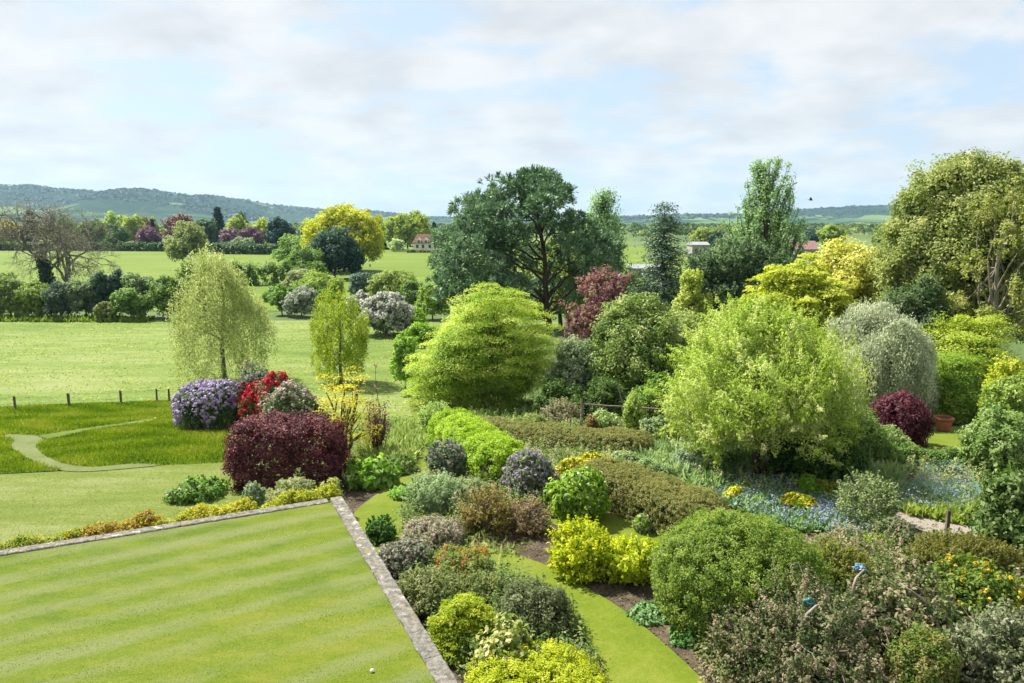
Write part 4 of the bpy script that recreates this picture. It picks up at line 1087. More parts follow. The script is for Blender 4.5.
# =================================================================== the big pine, made limb by limb
def pine(label, px, D, top, W_, pads, cols):
    rng = rng_of(label); b, H_, _ = spot(px, 0, top, 10, D)
    o = empty('pine_tree', b, label, 'tree'); f = Fol()
    n = 10; tz = np.linspace(-.1, H_ * .86, n)
    tp = np.stack([-.9 * (tz / H_) ** 1.2 * 1.6 + np.sin(tz * .9) * .10, np.sin(tz * .6) * .15, tz], 1); wood = [(tp, taper(.32, .09, n))]
    for (qx, qy, r, dy) in pads:
        c = pt(qx, qy, D + dy) - b; c = np.array(c); R = np.array([r, r, r * .62]) * D / F
        lim = float(np.clip(c[2] - .18 * H_ - .15 * np.linalg.norm(c[:2]), .25 * H_, .85 * H_))
        s = np.array([np.interp(lim, tz, tp[:, k]) for k in range(3)])
        if len(wood) % 2: wood.append((bez(rng, s, c - np.array([0, 0, R[2] * .3]), 9, -.04, .10), taper(.11, .03, 9)))
        else: wood.append((bez(rng, wood[-1][0][5], c - np.array([0, 0, R[2] * .3]), 9, -.04, .08), taper(.06, .02, 9)))
        mass(rng, f, c, R, .36, .28, 1.75, .42, 'tuft', -.55, .22, fill=.25, t0=.5 + rng.standard_normal() * .08)
        for _ in range(0):
            d = sdirs(rng, 1, -.3)[0]; wood.append((bez(rng, c - np.array([0, 0, R[2] * .4]), c + d * R * .8, 5, .05), taper(.05, .015, 5)))
    f.build('crown', leaf_mat(cols, .2), o, rng, zmin=.1)
    tubes('trunk', wood, bark('#393029', '#5f5549'), o, 8)
pads = [(532, 186, 26, 0), (508, 192, 22, 1), (553, 196, 20, -1), (488, 202, 22, 0), (470, 212, 20, 1), (545, 182, 16, 2), (520, 205, 22, 3), (499, 218, 24, -2), (474, 228, 24, -1), (455, 240, 22, 0),
        (560, 214, 14, 2), (578, 226, 18, -1), (590, 243, 20, 1), (570, 250, 18, -2), (604, 254, 18, 0), (585, 270, 18, 2), (612, 266, 12, 1), (492, 242, 24, -2), (468, 254, 24, -3), (450, 264, 18, -1), (446, 280, 16, -2),
        (480, 270, 26, -3), (505, 258, 20, 2), (462, 288, 20, -4), (492, 290, 24, -4), (515, 284, 16, -2), (475, 302, 18, -4), (508, 302, 16, -4), (442, 298, 12, -3), (530, 268, 12, 3), (566, 285, 14, 3), (520, 232, 16, 3), (535, 214, 16, 4), (510, 238, 18, -3), (484, 238, 20, 3), (458, 272, 20, 2), (498, 276, 22, 2), (600, 240, 14, 3), (596, 262, 16, -3), (548, 198, 16, -3), (486, 214, 18, 3), (546, 232, 14, 5), (566, 238, 14, 5), (538, 252, 14, 6), (560, 262, 14, 5), (545, 282, 15, 6), (575, 296, 13, 4), (525, 296, 15, 5), (540, 206, 13, -4), (552, 222, 11, -4), (470, 316, 14, -4), (500, 316, 16, -5), (452, 252, 16, 3)]
pine('great spreading blue green pine with dark bare limbs in the middle of the view', 553, 62, 170, 0, pads, ('#42603f', '#65855c', '#98b28a'))
upright('poplar_tree', 'light green poplar half hidden behind the right side of the great pine', 'tree', 603, 300, 186, 64, ('#5d8448', '#88aa64', '#b2ca90'), 82, nb=110, power=.45, lean=.36)
upright('poplar_tree', 'tall pointed poplar standing alone against the sky', 'tree', 770, 270, 160, 104, ('#557c46', '#80a45f', '#aec68c'), 88, nb=125, power=.45, lean=.36, rc=.38)
conifer('spruce_tree', 'dark spruce with ragged tip right of the poplar and pine', 'conifer', 665, 318, 204, 116, ('#3c5844', '#597658', '#8aa082'), 63, tiers=24, droop=.22, power=.85, dens=1.4)
tree('yew_tree', 'broad grey green yew with rounded top below the tall poplar', 'tree', 738, 330, 237, 104, ('#3d5838', '#5f7a4c', '#8b9e72'), 66, lobes=22, low=.12, amp=.2, style='shoot')
tree('copper_beech', 'wine red leaved tree beside the dark ivy covered tree', 'tree', 604, 400, 259, 84, ('#4f3038', '#7a4c54', '#9a7470', '#8a8a58'), 50, lobes=24, low=.0, cover=.9, shape='egg', amp=.35, inner=False, lobe=.27, tv=.22, fill=.3)
tree('ivy_tree', 'massive dark green ivy covered tree right of the wine red tree', 'tree', 641, 408, 291, 104, ('#456228', '#6f8c40', '#a2b264', '#bec688'), 43.5, lobes=34, low=-.06, shape='egg', rc=.42, lobe=.28, leaf=.15, amp=.25)
tree('grey_shrub', 'pale grey green flowering shrub between the maple and the ivy tree', 'shrub', 575, 412, 330, 52, ('#6f8456', '#98aa7c', '#c0c8ac'), 43.5, lobes=12, low=-.05)
tree('yellow_shrub', 'upright yellow green shrub between the spruce and the yew', 'shrub', 693, 330, 254, 40, ('#8ba03c', '#b4c25a', '#d3d884'), 54, lobes=10, low=.05, shape='egg')
tree('lime_tree', 'pale yellow green tree behind the top of the willow', 'tree', 680, 345, 300, 70, ('#7f9640', '#a6b662', '#c8cf92'), 46, lobes=12, low=.05)
tree('shade_tree', 'dull green tree showing through the pine trunk from behind', 'tree', 562, 320, 226, 96, ('#6f8438', '#9aab56', '#bcc87c'), 84, lobes=12, low=.02)
tree('shade_tree', 'mid green bush on the grass behind the pine and poplar', 'bush', 628, 318, 268, 46, ('#557638', '#7f9a50'), 76, lobes=9, low=.0)
layered('japanese_maple', 'big fresh green layered maple in the middle of the garden', 'tree', 482, 414, 288, 138, ('#5f8a1e', '#92b032', '#bccb58', '#d5d977'), n=900, rc=.70, npc=130, leaf=.10, power=.5)

# right hand trees
tree('golden_acer', 'creamy gold acer with bright top right of the poplar', 'tree', 852, 318, 232, 86, ('#a8ac3c', '#d0d064', '#eeeca6'), 56, lobes=22, low=.10, rc=.5)
tree('golden_maple', 'yellow green spreading tree in front of the creamy acer', 'tree', 806, 345, 248, 104, ('#8f9e2c', '#b3bf42', '#d2d468'), 48, lobes=20, low=.06, rc=.5, style='spray')
tree('oak_tree', 'huge olive green oak filling the right edge of the view', 'tree', 972, 360, 149, 152, ('#586a34', '#7d8f46', '#a0aa5e', '#b8ba78'), 50, lobes=46, low=.14, lobe=.27, amp=.22, rc=.55, cover=2.0, leaf=.20, flat=1., trunk=.42)
tree('sparse_oak', 'thin leaved tree with pale crooked limbs at the right edge', 'tree', 1010, 350, 168, 92, ('#6f7d38', '#97a052', '#bcbc74'), 44, lobes=22, low=.16, lobe=.22, cover=.8, fill=.1, inner=False, barkc=('#77705f', '#a89f8c'), trunk=.22)
tree('bay_tree', 'dark evergreen tree below the huge oak', 'tree', 918, 375, 262, 76, ('#3a5230', '#5c7444', '#849468'), 45, lobes=16, low=.0)
tree('silver_pear', 'silvery leaved weeping pear behind the willow', 'tree', 880, 392, 292, 100, ('#82926a', '#b0ba94', '#dadcc4'), 39, lobes=16, low=.04, style='hang', cover=1.7, lobe=.42, hang=.8, leaf=.13, ar=.4)
layered('japanese_maple', 'yellow green layered maple below the huge oak', 'tree', 964, 408, 304, 104, ('#7a9428', '#a6b842', '#ccd26a'), 42, n=420, rc=.65, npc=80, leaf=.12)
layered('japanese_maple', 'low spreading green maple behind the terracotta pot', 'tree', 954, 414, 356, 80, ('#5f8526', '#8aa83c', '#b2c45c'), 39.5, n=340, rc=.55, npc=80, leaf=.11)
shrub('golden_conifer', 'deep golden rounded conifer at the right edge', 'conifer', 1012, 372, 345, 38, ('#98a424', '#b6c040', '#d2d86c'), D=31, style='shoot')
tree('apple_tree', 'light green tree at the right edge below the golden conifer', 'tree', 1016, 418, 362, 56, ('#5f8230', '#8fa84a', '#bac678'), 30, lobes=10, low=.02)
wp = tree('weeping_willow', 'light yellow green bushy willow over the pond garden', 'tree', 765, 472, 302, 166, ('#7d9a30', '#a2ba48', '#c2d070', '#d8de9a'), lobes=34, low=.0, lobe=.29, amp=.34, style='shoot', leaf=.095, ar=.36, rc=.45, cover=1.5, barkc=('#4f463a', '#7d7262'), trunk=.15, fill=.35, shape='egg', inner=False)
rng = rng_of('willow strands'); hw_, hh_ = 166 * wp.location.y / F / 2, 5.6
d_ = sdirs(rng, 1500, -.35); C_ = d_ * lump(rng, .18, 2.6)(d_)[:, None] * np.array([hw_, hw_, hh_ * .5]) * rng.uniform(.6, .98, (1500, 1)) + np.array([0, 0, hh_ * .56])
f = Fol(); clump(rng, f, C_, d_, 'hang', .3, 30, .10, .034, hang=.9, tv=.2, t0=.55)
f.build('drooping_foliage', leaf_mat(('#7d9a30', '#a2ba48', '#c2d070', '#d8de9a')), wp, rng, zmin=.1)
shrub('laurel_bush', 'dark glossy laurel in the shade under the willow', 'shrub', 818, 476, 408, 108, ('#23401a', '#3a5a22', '#648434'), D=26.4, leaf=.12, sub=4, cover=2.0)
shrub('elder_bush', 'loose green shrub right of the dark laurel', 'shrub', 862, 458, 408, 60, ('#4f7030', '#7b9848', '#a5b872'), D=28, sub=3)
shrub('barberry_bush', 'rounded deep purple bush beside the silvery pear', 'shrub', 902, 424, 385, 62, ('#3a1a22', '#5f2e3a', '#8c545e'), D=32, amp=.07, leaf=.09)
shrub('viburnum_bush', 'soft grey green bush in front of the round purple bush', 'shrub', 888, 452, 421, 60, ('#5d7838', '#8aa058', '#b3bf88'), D=29, sub=2)
shrub('rounded_bush', 'large rounded light green bush right of the small lawn', 'shrub', 1006, 474, 392, 72, ('#4f7230', '#7f9a4c', '#b4c48a'), D=26.5, sub=3, leaf=.10)
hedge('low_hedge', 'low clipped green hedge between the small lawn and the netted bed', 'hedge', [(lambda g: (g.x, g.y))(ground(a, b)) for a, b in ((878, 466), (920, 468), (965, 472), (990, 478))], .9, .75, ('#3f6026', '#6a8a3c', '#98ae64'), leaf=.085, amp=.12)

# =================================================================== left borders: rhododendrons, purple hedge
lo = lambda d: d[:, 2] > -.15
shrub('rhododendron', 'lilac flowered rhododendron in a broad dome by the meadow', 'rhododendron', 211, 431, 381, 72, ('#34502c', '#587040', '#7f9366'), boxy=2.4, flower=True, fl_cols=('#9a86b8', '#baa6cc', '#d8cae2'), fl_n=900, fl_size=.15, fl_sel=lambda d: d[:, 2] + .25 * np.sin(d[:, 0] * 7) > .05, leaf=.13, amp=.07, front=.35)
shrub('rhododendron', 'dark grey budded rhododendron behind the lilac one', 'rhododendron', 258, 415, 366, 50, ('#4a5a40', '#6f7f60', '#9aa690'), D=39, boxy=2.2, flower=True, fl_cols=('#8a6a72', '#b0969a'), fl_n=150, fl_size=.14, leaf=.13)
shrub('rhododendron', 'scarlet flowered rhododendron in the left border', 'rhododendron', 268, 428, 374, 50, ('#33502a', '#58733c', '#869a66'), D=34, boxy=2.2, flower=True, fl_cols=('#a01426', '#cc2238', '#e04a58'), fl_n=620, fl_size=.17, leaf=.13, amp=.15)
shrub('rhododendron', 'pale pink flowered rhododendron right of the scarlet one', 'rhododendron', 291, 428, 380, 58, ('#44592f', '#6f8150', '#a0aa84'), D=33, boxy=2.2, flower=True, fl_cols=('#c7a6a4', '#e2cdc8'), fl_n=190, fl_size=.14, leaf=.12, amp=.15)
shrub('rhododendron', 'crimson flowered rhododendron squeezed between the lilac and scarlet ones', 'rhododendron', 247, 428, 384, 22, ('#3f4a30', '#60684a'), D=36.5, boxy=2.2, flower=True, fl_cols=('#7a2440', '#a04462'), fl_n=160, fl_size=.15, leaf=.13)
shrub('purple_hedge', 'clipped block of dark purple barberry behind the terrace coping', 'hedge', 287, 494, 415, 126, ('#36151a', '#5e2c33', '#8a5352'), boxy=6.5, dome=.45, depth=.62, amp=.02, leaf=.085, rc=.16, cover=3.0, front=.28, trans=.25)
layered('golden_sapling', 'small bright yellow tree with airy branches behind the purple hedge', 'tree', 341, 452, 360, 66, ('#a8a41c', '#cfc52e', '#e8de62'), D=29, n=120, rc=.36, npc=40, leaf=.08, power=1.0, inner=False)
# dead brown shrub with upright stems
def brown_stems(label, px, pyb, top, w):
    rng = rng_of(label); b, H_, W_ = spot(px, pyb, top, w, None, .3)
    o = empty('dried_plant', b, label, 'plant'); wood = []; f = Fol()
    for i in range(34):
        a = rng.uniform(0, 2 * PI); h = H_ * (1 if i == 0 else rng.uniform(.3, .62)); r = W_ * .42 * rng.uniform(.1, 1) * (.2 if i == 0 else 1)
        p = bez(rng, [r * .3 * math.cos(a), r * .3 * math.sin(a), -.03], [r * math.cos(a), r * math.sin(a), h], 7, 0, .04); wood.append((p, taper(.022, .008, 7)))
        C = p[3:] + rng.standard_normal((4, 3)) * .03
        clump(rng, f, C, unit(C * [1, 1, .2]), 'ball', .14, 9, .11, .06, tv=.2)
    tubes('stems', wood, bark('#3a2a22', '#6b5244'), o, 5)
    f.build('foliage', leaf_mat(('#4a2f2c', '#74524a', '#9a7c70'), .2), o, rng)
brown_stems('dried brown plant with one tall seed stem right of the yellow tree', 374, 458, 366, 42)
shrub('hosta_clump', 'low clump of bright green broad leaves beside the grass walk', 'plant', 371, 490, 458, 54, ('#58862a', '#80a63e', '#a8c464'), leaf=.20, ar=.6, rc=.2, dome=.2, front=.3, depth=.8, sub=3, stems=0)
shrub('hosta_clump', 'shadier clump of green leaves at the foot of the dried brown plant', 'plant', 398, 476, 452, 40, ('#4f6f2e', '#7b9648', '#a8b878'), leaf=.11, dome=.2, stems=0, sub=2)
shrub('peony_clump', 'leafy green clump at the corner of the left border', 'plant', 196, 512, 477, 62, ('#3f6626', '#668f38', '#a0b464'), D=24.3, leaf=.10, sub=4, dome=.2, stems=4, flower=True, fl_cols=('#d8d2b0', '#efe9cc'), fl_n=14, fl_size=.09)
shrub('rose_bush', 'grey green young shrub below the purple hedge', 'shrub', 292, 500, 474, 52, ('#6a7c44', '#98a468', '#c2c096'), D=22.9, leaf=.08, sub=2, stems=6)
shrub('rose_bush', 'small pale green shrub at the coping corner', 'shrub', 330, 500, 475, 26, ('#75863e', '#a4ae62', '#cfc98e'), D=22.4, leaf=.07)
shrub('rose_bush', 'small glossy shrub at the left foot of the purple hedge', 'shrub', 252, 500, 480, 24, ('#5a7a4a', '#8aa076', '#b8c4a4'), D=23.0, leaf=.08)
# mat of yellow flowers behind the coping
cpl = lambda a, b: [(lambda g: (g.x, g.y))(ground(*q, .55)) for q in (a, b)]
def edge_pt(s, off): q = A0 + dl * s - inl.normalized() * off; return (q.x, q.y)
rngm = rng_of('mat')
for (s0, s1, cols, fc, n, lab) in ((.3, 2.6, ('#7f9426', '#a8b032', '#ccc84a'), ('#d4c834', '#e6de5c'), 900, 'bright yellow cushion of rock plants behind the coping corner'),
                               (2.75, 5.1, ('#889428', '#b2b234', '#d4cc4c'), ('#d8ca30', '#eae05c'), 1300, 'widest stretch of yellow rock plants along the far coping'),
                               (5.25, 6.9, ('#7a6a28', '#a8923a', '#c9b452'), ('#c9a02e', '#dcbc4a'), 500, 'rust and gold trailing plants along the far coping'),
                               (7.05, 8.6, ('#567428', '#86992e', '#c0b440'), ('#d6c236', '#ead95c'), 300, 'greener tuft of trailing plants at the left end of the coping')):
    pth = [edge_pt(s, .42 + .12 * math.sin(s * 1.7)) for s in np.linspace(s0, s1, 7)]
    hedge('alyssum_mat', lab, 'plant', pth, .75, .98 - (.12 if s0 > 7 else 0), cols, leaf=.07, boxy=2.4, amp=.16, rc=.11, zoff=.06, fl=(n, .05, fc), cover=2.0, rnd=.8)

# =================================================================== border beside the right-hand coping
shrub('dark_shrub', 'small dark green shrub touching the coping near its corner', 'shrub', 381, 545, 514, 34, ('#2f5424', '#4d7832', '#7c9c50'), leaf=.07, D=20.6)
shrub('sedum_shrub', 'grey pink leaved low shrub beyond the dark one by the coping', 'shrub', 432, 548, 516, 72, ('#6a7350', '#98967a', '#bfaea0'), D=20.4, leaf=.08, sub=3, tv=.3)
shrub('sedum_shrub', 'grey mauve shrub with dusty leaves hard against the coping', 'shrub', 402, 585, 538, 62, ('#55664c', '#84886e', '#b0a498'), D=18.9, leaf=.075, sub=3, tv=.3)
shrub('orange_shrub', 'orange tipped green shrub beside the curved grass walk', 'shrub', 463, 582, 547, 62, ('#5d7a2a', '#8c9436', '#c08a4c'), D=18.8, leaf=.07, sub=3, tv=.26)
shrub('heather_bush', 'soft grey green heath bush in the middle of the coping border', 'shrub', 424, 625, 572, 80, ('#5a6a34', '#7f8850', '#9ea272'), D=16.8, style='shoot', leaf=.07, rc=.14, ar=.4, sub=3)
shrub('heather_bush', 'dull green bush behind the golden conifer in the coping border', 'shrub', 474, 625, 572, 70, ('#566a30', '#7c8846', '#a0a66e'), D=17.0, style='shoot', leaf=.065, ar=.45, sub=2)
shrub('golden_cypress', 'lumpy golden green dwarf conifer beside the coping', 'conifer', 462, 668, 588, 76, ('#6f8a1c', '#a0b02c', '#c8cc54'), D=15.1, style='spray', leaf=.07, rc=.13, amp=.22, sub=7, rnd=.9)
shrub('daphne_bush', 'dark grey green rounded bush above the curved grass walk', 'shrub', 530, 660, 576, 88, ('#414f28', '#687548', '#949a72'), D=15.9, leaf=.07, sub=3, rc=.15, twigs=18)
shrub('variegated_shrub', 'cream variegated shrub between the golden conifer and the yellow cushion', 'shrub', 506, 688, 622, 70, ('#55702c', '#7f9440', '#b0b268', '#dcd8a4'), D=14.2, leaf=.11, rc=.15, sub=2, tv=.22, lv=.2)
shrub('box_cushion', 'flat topped lime yellow cushion shrub at the bottom edge', 'shrub', 536, 735, 646, 168, ('#93a51c', '#b8c230', '#d2d653'), D=13.2, leaf=.05, boxy=3.0, dome=.4, amp=.05, rc=.09, front=0)
shrub('lavender_bush', 'silver green fine leaved bush left of the brown twiggy shrub', 'shrub', 437, 526, 475, 66, ('#6d8a52', '#97ad78', '#bccaa2'), style='shoot', leaf=.075, ar=.35, rc=.17, D=23.3, sub=2)
shrub('leafy_clump', 'fresh green clump at the left of the silver green bush', 'plant', 404, 512, 486, 34, ('#5c9030', '#88b448', '#b4d070'), D=24.2, leaf=.09, stems=3)
shrub('escallonia_bush', 'dark grey green bush with pinkish tips left of the bright green hedge', 'shrub', 452, 492, 437, 52, ('#3d5838', '#65795a', '#a09a8c'), D=26.2, leaf=.09, sub=2, tv=.22)
shrub('twiggy_bush', 'rounded olive brown twiggy bush above the bare soil', 'shrub', 486, 548, 486, 54, ('#5f5a28', '#857a3c', '#a89a5c'), style='shoot', leaf=.055, ar=.45, rc=.2, cover=1.2, fill=.3, D=21.3, stems=16, twigs=40)
shrub('twiggy_bush', 'thin brown twiggy bush between the olive brown one and the yellow shrub', 'shrub', 528, 553, 496, 46, ('#6b5e3c', '#94825a', '#b8a684'), style='shoot', leaf=.05, ar=.4, rc=.2, cover=.9, fill=.15, D=21.2, stems=18, twigs=40)
shrub('ground_cover', 'pale green low growth in front of the dark pinkish bush', 'plant', 472, 502, 476, 54, ('#6d8a48', '#97a870', '#c0b8a4'), D=24.0, leaf=.08, dome=.15, stems=3)
hedge('green_hedge', 'bright lime green clipped hedge running toward the maple', 'hedge', [(lambda g: (g.x, g.y))(ground(a, b)) for a, b in ((497, 482), (484, 470), (470, 458), (455, 446))], 2.1, 1.45, ('#6f961c', '#98b82c', '#b8cc4c'), leaf=.075, boxy=3.2, amp=.07, rc=.13)
hedge('brown_hedge', 'flat brown topped low hedge below the layered maple', 'hedge', [(lambda g: (g.x, g.y))(ground(a, b)) for a, b in ((476, 440), (520, 446), (570, 452), (626, 456))], 2.0, .95, ('#5f702e', '#848648', '#9e985e'), leaf=.06, boxy=5, amp=.05, rc=.08, rnd=.4)
hedge('brown_hedge', 'brown topped clipped hedge beside the grass walk and green mound', 'hedge', [(lambda g: (g.x, g.y))(ground(a, b)) for a, b in ((604, 497), (626, 504), (652, 515), (690, 533))], 1.9, 1.15, ('#5c7030', '#828444', '#9c945a'), leaf=.045, boxy=8, amp=.03, rc=.06, rnd=.35)
shrub('catmint_bush', 'lilac flowering shrub left of the white flowered one', 'shrub', 531, 505, 448, 56, ('#4f6b3a', '#7a8a5e', '#a29c9c'), D=24.2, leaf=.08, sub=3, flower=True, fl_cols=('#9a88ac', '#c2b2cc'), fl_n=260, fl_size=.08, tv=.2)
shrub('choisya_bush', 'glossy bright green shrub dotted with white flowers', 'shrub', 580, 520, 458, 64, ('#567f20', '#86a834', '#b4c860'), D=22.3, leaf=.11, sub=3, flower=True, fl_cols=('#e4e6da', '#f6f6f0'), fl_n=30, fl_size=.09, fl_k=.85)
shrub('euphorbia_patch', 'bright yellow flowered patch behind the white dotted shrub', 'plant', 590, 478, 450, 66, ('#7a8f24', '#a8a82c'), D=25.5, leaf=.09, dome=.15, flower=True, fl_cols=('#d8cc20', '#ecea50'), fl_n=620, fl_size=.12, depth=.6, fl_k=.7)
shrub('euphorbia_patch', 'smaller yellow flowered patch at the end of the brown hedge', 'plant', 613, 476, 458, 34, ('#7a8f24', '#a89f2c'), D=24.6, leaf=.09, dome=.15, flower=True, fl_cols=('#d8c824', '#eae656'), fl_n=230, fl_size=.11, fl_k=.7)
shrub('spiraea_bush', 'golden yellow mounded bush in the middle of the garden walks', 'shrub', 583, 585, 522, 82, ('#7d9c1e', '#b6bf26', '#dcdc40'), style='shoot', leaf=.075, rc=.18, sub=4, amp=.16, front=.36)
shrub('spiraea_bush', 'paler golden bush joined to the right of the larger golden mound', 'shrub', 632, 589, 531, 62, ('#8ca424', '#b8c42e', '#d8dc4c'), style='shoot', leaf=.075, rc=.17, sub=2, amp=.16, front=.36)
shrub('green_mound', 'great clipped dark olive green mound in the lower middle', 'shrub', 740, 650, 507, 182, ('#55742a', '#7d953c', '#a2b058'), style='ball', leaf=.06, ar=.5, rc=.10, amp=.07, boxy=2.3, rnd=.75, dome=.38, sub=6, cap=110000, front=.36)
shrub('small_rose', 'small shrub with yellow and mauve flowers at the end of the brown hedge', 'shrub', 643, 535, 512, 20, ('#6f9a34', '#a8bf52'), D=21.2, leaf=.07, flower=True, fl_cols=('#b8a4c8', '#e0d0e6'), fl_n=30, fl_size=.07)
shrub('geranium_patch', 'low grey green leafy edging beside the curved walk', 'plant', 652, 640, 605, 62, ('#4f7a3c', '#7ca060', '#a8c092'), D=16.4, leaf=.09, dome=.1, stems=0, sub=3, depth=.7)
shrub('geranium_patch', 'darker green leafy edging nearest the bottom of the walk', 'plant', 690, 668, 622, 48, ('#38682e', '#5f8f46', '#8cb070'), D=15.4, leaf=.10, dome=.12, stems=0, sub=2)
# rough planting between hedge and willow
NB = 'mixed shrubs under the rustic rails'
for lab, px, pyb, top, w_, cols, kw in (
    ('upright fresh green sapling rising through the rustic rails', 634, 440, 388, 22, ('#7a9a3c', '#a8bf5c', '#ccd68a'), dict(style='shoot', sub=2)),
    ('pale leafy shrub in front of the left rail post', 606, 446, 408, 40, ('#6f8f44', '#9fb26c', '#c4cb98'), dict(sub=2)),
    ('orange brown tinted shrub by the left rail post', 592, 446, 414, 20, ('#77683c', '#a08a54'), dict()),
    ('grey green shrub right of the upright sapling', 655, 448, 412, 34, ('#5d7d44', '#8ba16c', '#b6c198'), dict(sub=1)),
    ('round yellow green shrub beneath the end of the diagonal rail', 676, 452, 420, 36, ('#7f9838', '#abbb58', '#cdd486'), dict(sub=2)),
    ('dark leaved shrub left of the willow trunk', 708, 455, 404, 44, ('#3f6630', '#688a48', '#9cb070'), dict(sub=2)),
    ('light grey green shrub behind the brown hedge', 625, 480, 448, 40, ('#6b8a4c', '#98ad72', '#bec8a0'), dict(sub=2)),
    ('low green shrub between the yellow patch and the blue flowers', 655, 490, 456, 50, ('#5d8040', '#8ca464', '#b8c494'), dict(sub=3)),
    ('silvery flowered shrub right of the low green one', 693, 478, 446, 44, ('#5f7d4c', '#8fa67a', '#c8cfba'), dict(sub=2, tv=.25)),
    ('small dark shrub beside the willow foot', 727, 478, 450, 26, ('#3a6330', '#5f8644', '#8ca868'), dict()),
    ('bare twiggy shrub in front of the dark ivy tree', 560, 428, 398, 44, ('#6d6f48', '#97966c', '#b8b490'), dict(style='shoot', cover=.8, fill=.1, stems=20, twigs=30)),
    ('spreading green perennial left of the layered maple', 436, 440, 402, 40, ('#6d8f40', '#9fb862', '#c6d28c'), dict(sub=2, style='shoot')),
    ('low fern green growth under the layered maple', 530, 436, 412, 40, ('#5d7a34', '#8a9c50', '#b0b87a'), dict(sub=1))):
    shrub('border_shrub', lab, 'shrub', px, pyb, top, w_, cols, leaf=.095, group=NB, **kw)
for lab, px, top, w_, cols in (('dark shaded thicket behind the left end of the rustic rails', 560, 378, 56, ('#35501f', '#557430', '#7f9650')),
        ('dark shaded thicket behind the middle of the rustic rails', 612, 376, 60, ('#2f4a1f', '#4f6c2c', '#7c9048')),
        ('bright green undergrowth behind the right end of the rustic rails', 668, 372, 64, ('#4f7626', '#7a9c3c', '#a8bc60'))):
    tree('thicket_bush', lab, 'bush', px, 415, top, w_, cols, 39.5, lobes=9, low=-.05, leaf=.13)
# rustic wooden rails
wood_m = bark('#6b6052', '#a39a8a')
D = ground(620, 430).y + .6
rl = empty('rustic_rails', (pt(628, 430, D).x, D, float(hgt(0, D))), 'rustic structure of grey poles with a diagonal brace before the dark ivy tree', 'pergola')
def pole(nm, a, b, r, par=rl):
    q0, q1 = (pt(x, y, D + dd) - par.location for x, y, dd in (a, b))
    return tubes(nm, [(np.array([q0 + (q1 - q0) * t for t in np.linspace(0, 1, 8)]) + np.random.default_rng(int(a[0])).standard_normal((8, 3)) * .012, taper(r, r * .85, 8))], wood_m, par, 7)
pole('rail', (582, 404, 0), (642, 408, .05), .05); pole('rail', (636, 407.5, -.05), (698, 412, .1), .055); pole('rail', (548, 418, 0), (583, 421, 0), .05)
pole('post', (582, 398, 0), (582, 445, 0), .07); pole('post', (627, 404, 0), (627, 450, 0), .06); pole('post', (690, 410, .1), (690, 452, .1), .06)
pole('brace', (696, 411, .16), (654, 440, .16), .05)
pole('brace', (618, 384, .2), (628, 425, .2), .03)

# =================================================================== blue flower drifts and yellow clumps
BL = ('#8f9ec2', '#aab4d0', '#c8cfe0')
for k_, (pp, n, fln, lab) in enumerate((
    ([(690, 482), (760, 482), (800, 488), (835, 500), (860, 528), (800, 534), (740, 512), (700, 498)], 12000, 2100, 'drift of pale blue forget-me-nots behind the green mound'),
    ([(812, 505), (880, 515), (890, 536), (840, 540), (812, 528)], 6000, 1700, 'bluest drift of forget-me-nots right of the yellow clumps'),
    ([(870, 490), (985, 490), (1000, 512), (930, 516), (880, 508)], 8000, 1600, 'drift of blue forget-me-nots below the netted bed'))):
    blades('forget_me_nots' if k_ == 0 else 'forget_me_nots', px_poly(pp), n, .34, .10, ('#55803c', '#7fa25c', '#a9bf86'), 40 + k_, lean=.6, fl=(fln, .055, BL), label=lab, cat='flowers')
blades('garden_greens', px_poly([(800, 470), (900, 474), (900, 500), (850, 500), (800, 492)]), 4500, .55, .12, ('#5d7d40', '#88a060', '#b0bd88'), 47, lean=.5, label='mixed green perennials behind the blue flowers', cat='plants')
blades('garden_greens', px_poly([(985, 505), (905, 505), (905, 516), (950, 524), (1010, 532), (1015, 512)]), 4500, .40, .10, ('#6c8638', '#90a44a', '#b2ba66'), 48, lean=.5, label='yellow green ground cover beside the gravel path', cat='plants')
blades('garden_greens', px_poly([(430, 395), (560, 410), (570, 436), (480, 436), (436, 430)]), 9000, .45, .12, ('#55702e', '#869a4a', '#adb56c'), 49, lean=.6, label='mixed low growth under the layered maple', cat='plants')
blades('garden_greens', px_poly([(640, 452), (740, 448), (760, 470), (700, 500), (640, 482)]), 9000, .6, .14, ('#557a40', '#86a262', '#b4c08e'), 50, lean=.6, label='mixed green perennials left of the willow foot', cat='plants')
blades('garden_greens', px_poly([(400, 430), (418, 426), (424, 446), (408, 470), (372, 470), (360, 455)]), 6000, .5, .12, ('#607c38', '#8aa04e', '#b4be7c'), 51, lean=.6, label='tangled green growth left of the grass walk', cat='plants')
blades('garden_greens', px_poly([(445, 440), (470, 470), (520, 520), (560, 512), (520, 560), (440, 545), (400, 560), (408, 500), (440, 470)]), 12000, .22, .09, ('#5d7a34', '#8a9c50', '#b0b47c'), 52, lean=.9, thin=.6, label='scattered weeds on the bare soil of the middle bed', cat='plants')
shrub('spurge_clump', 'round clump of acid yellow spurge beside the blue flowers', 'plant', 801, 516, 494, 38, ('#4f8026', '#86a630'), D=23.0, leaf=.09, dome=.2, flower=True, fl_cols=('#c9c416', '#e4dc34'), fl_n=340, fl_size=.10, fl_sel=lambda d: d[:, 2] > .2, fl_k=.7)
shrub('spurge_clump', 'smaller yellow spurge at the left of the blue drift', 'plant', 735, 506, 487, 26, ('#55862a', '#8dab34'), D=23.8, leaf=.09, dome=.2, flower=True, fl_cols=('#d0c81a', '#e6de3c'), fl_n=200, fl_size=.10, fl_sel=lambda d: d[:, 2] > .2, fl_k=.7)
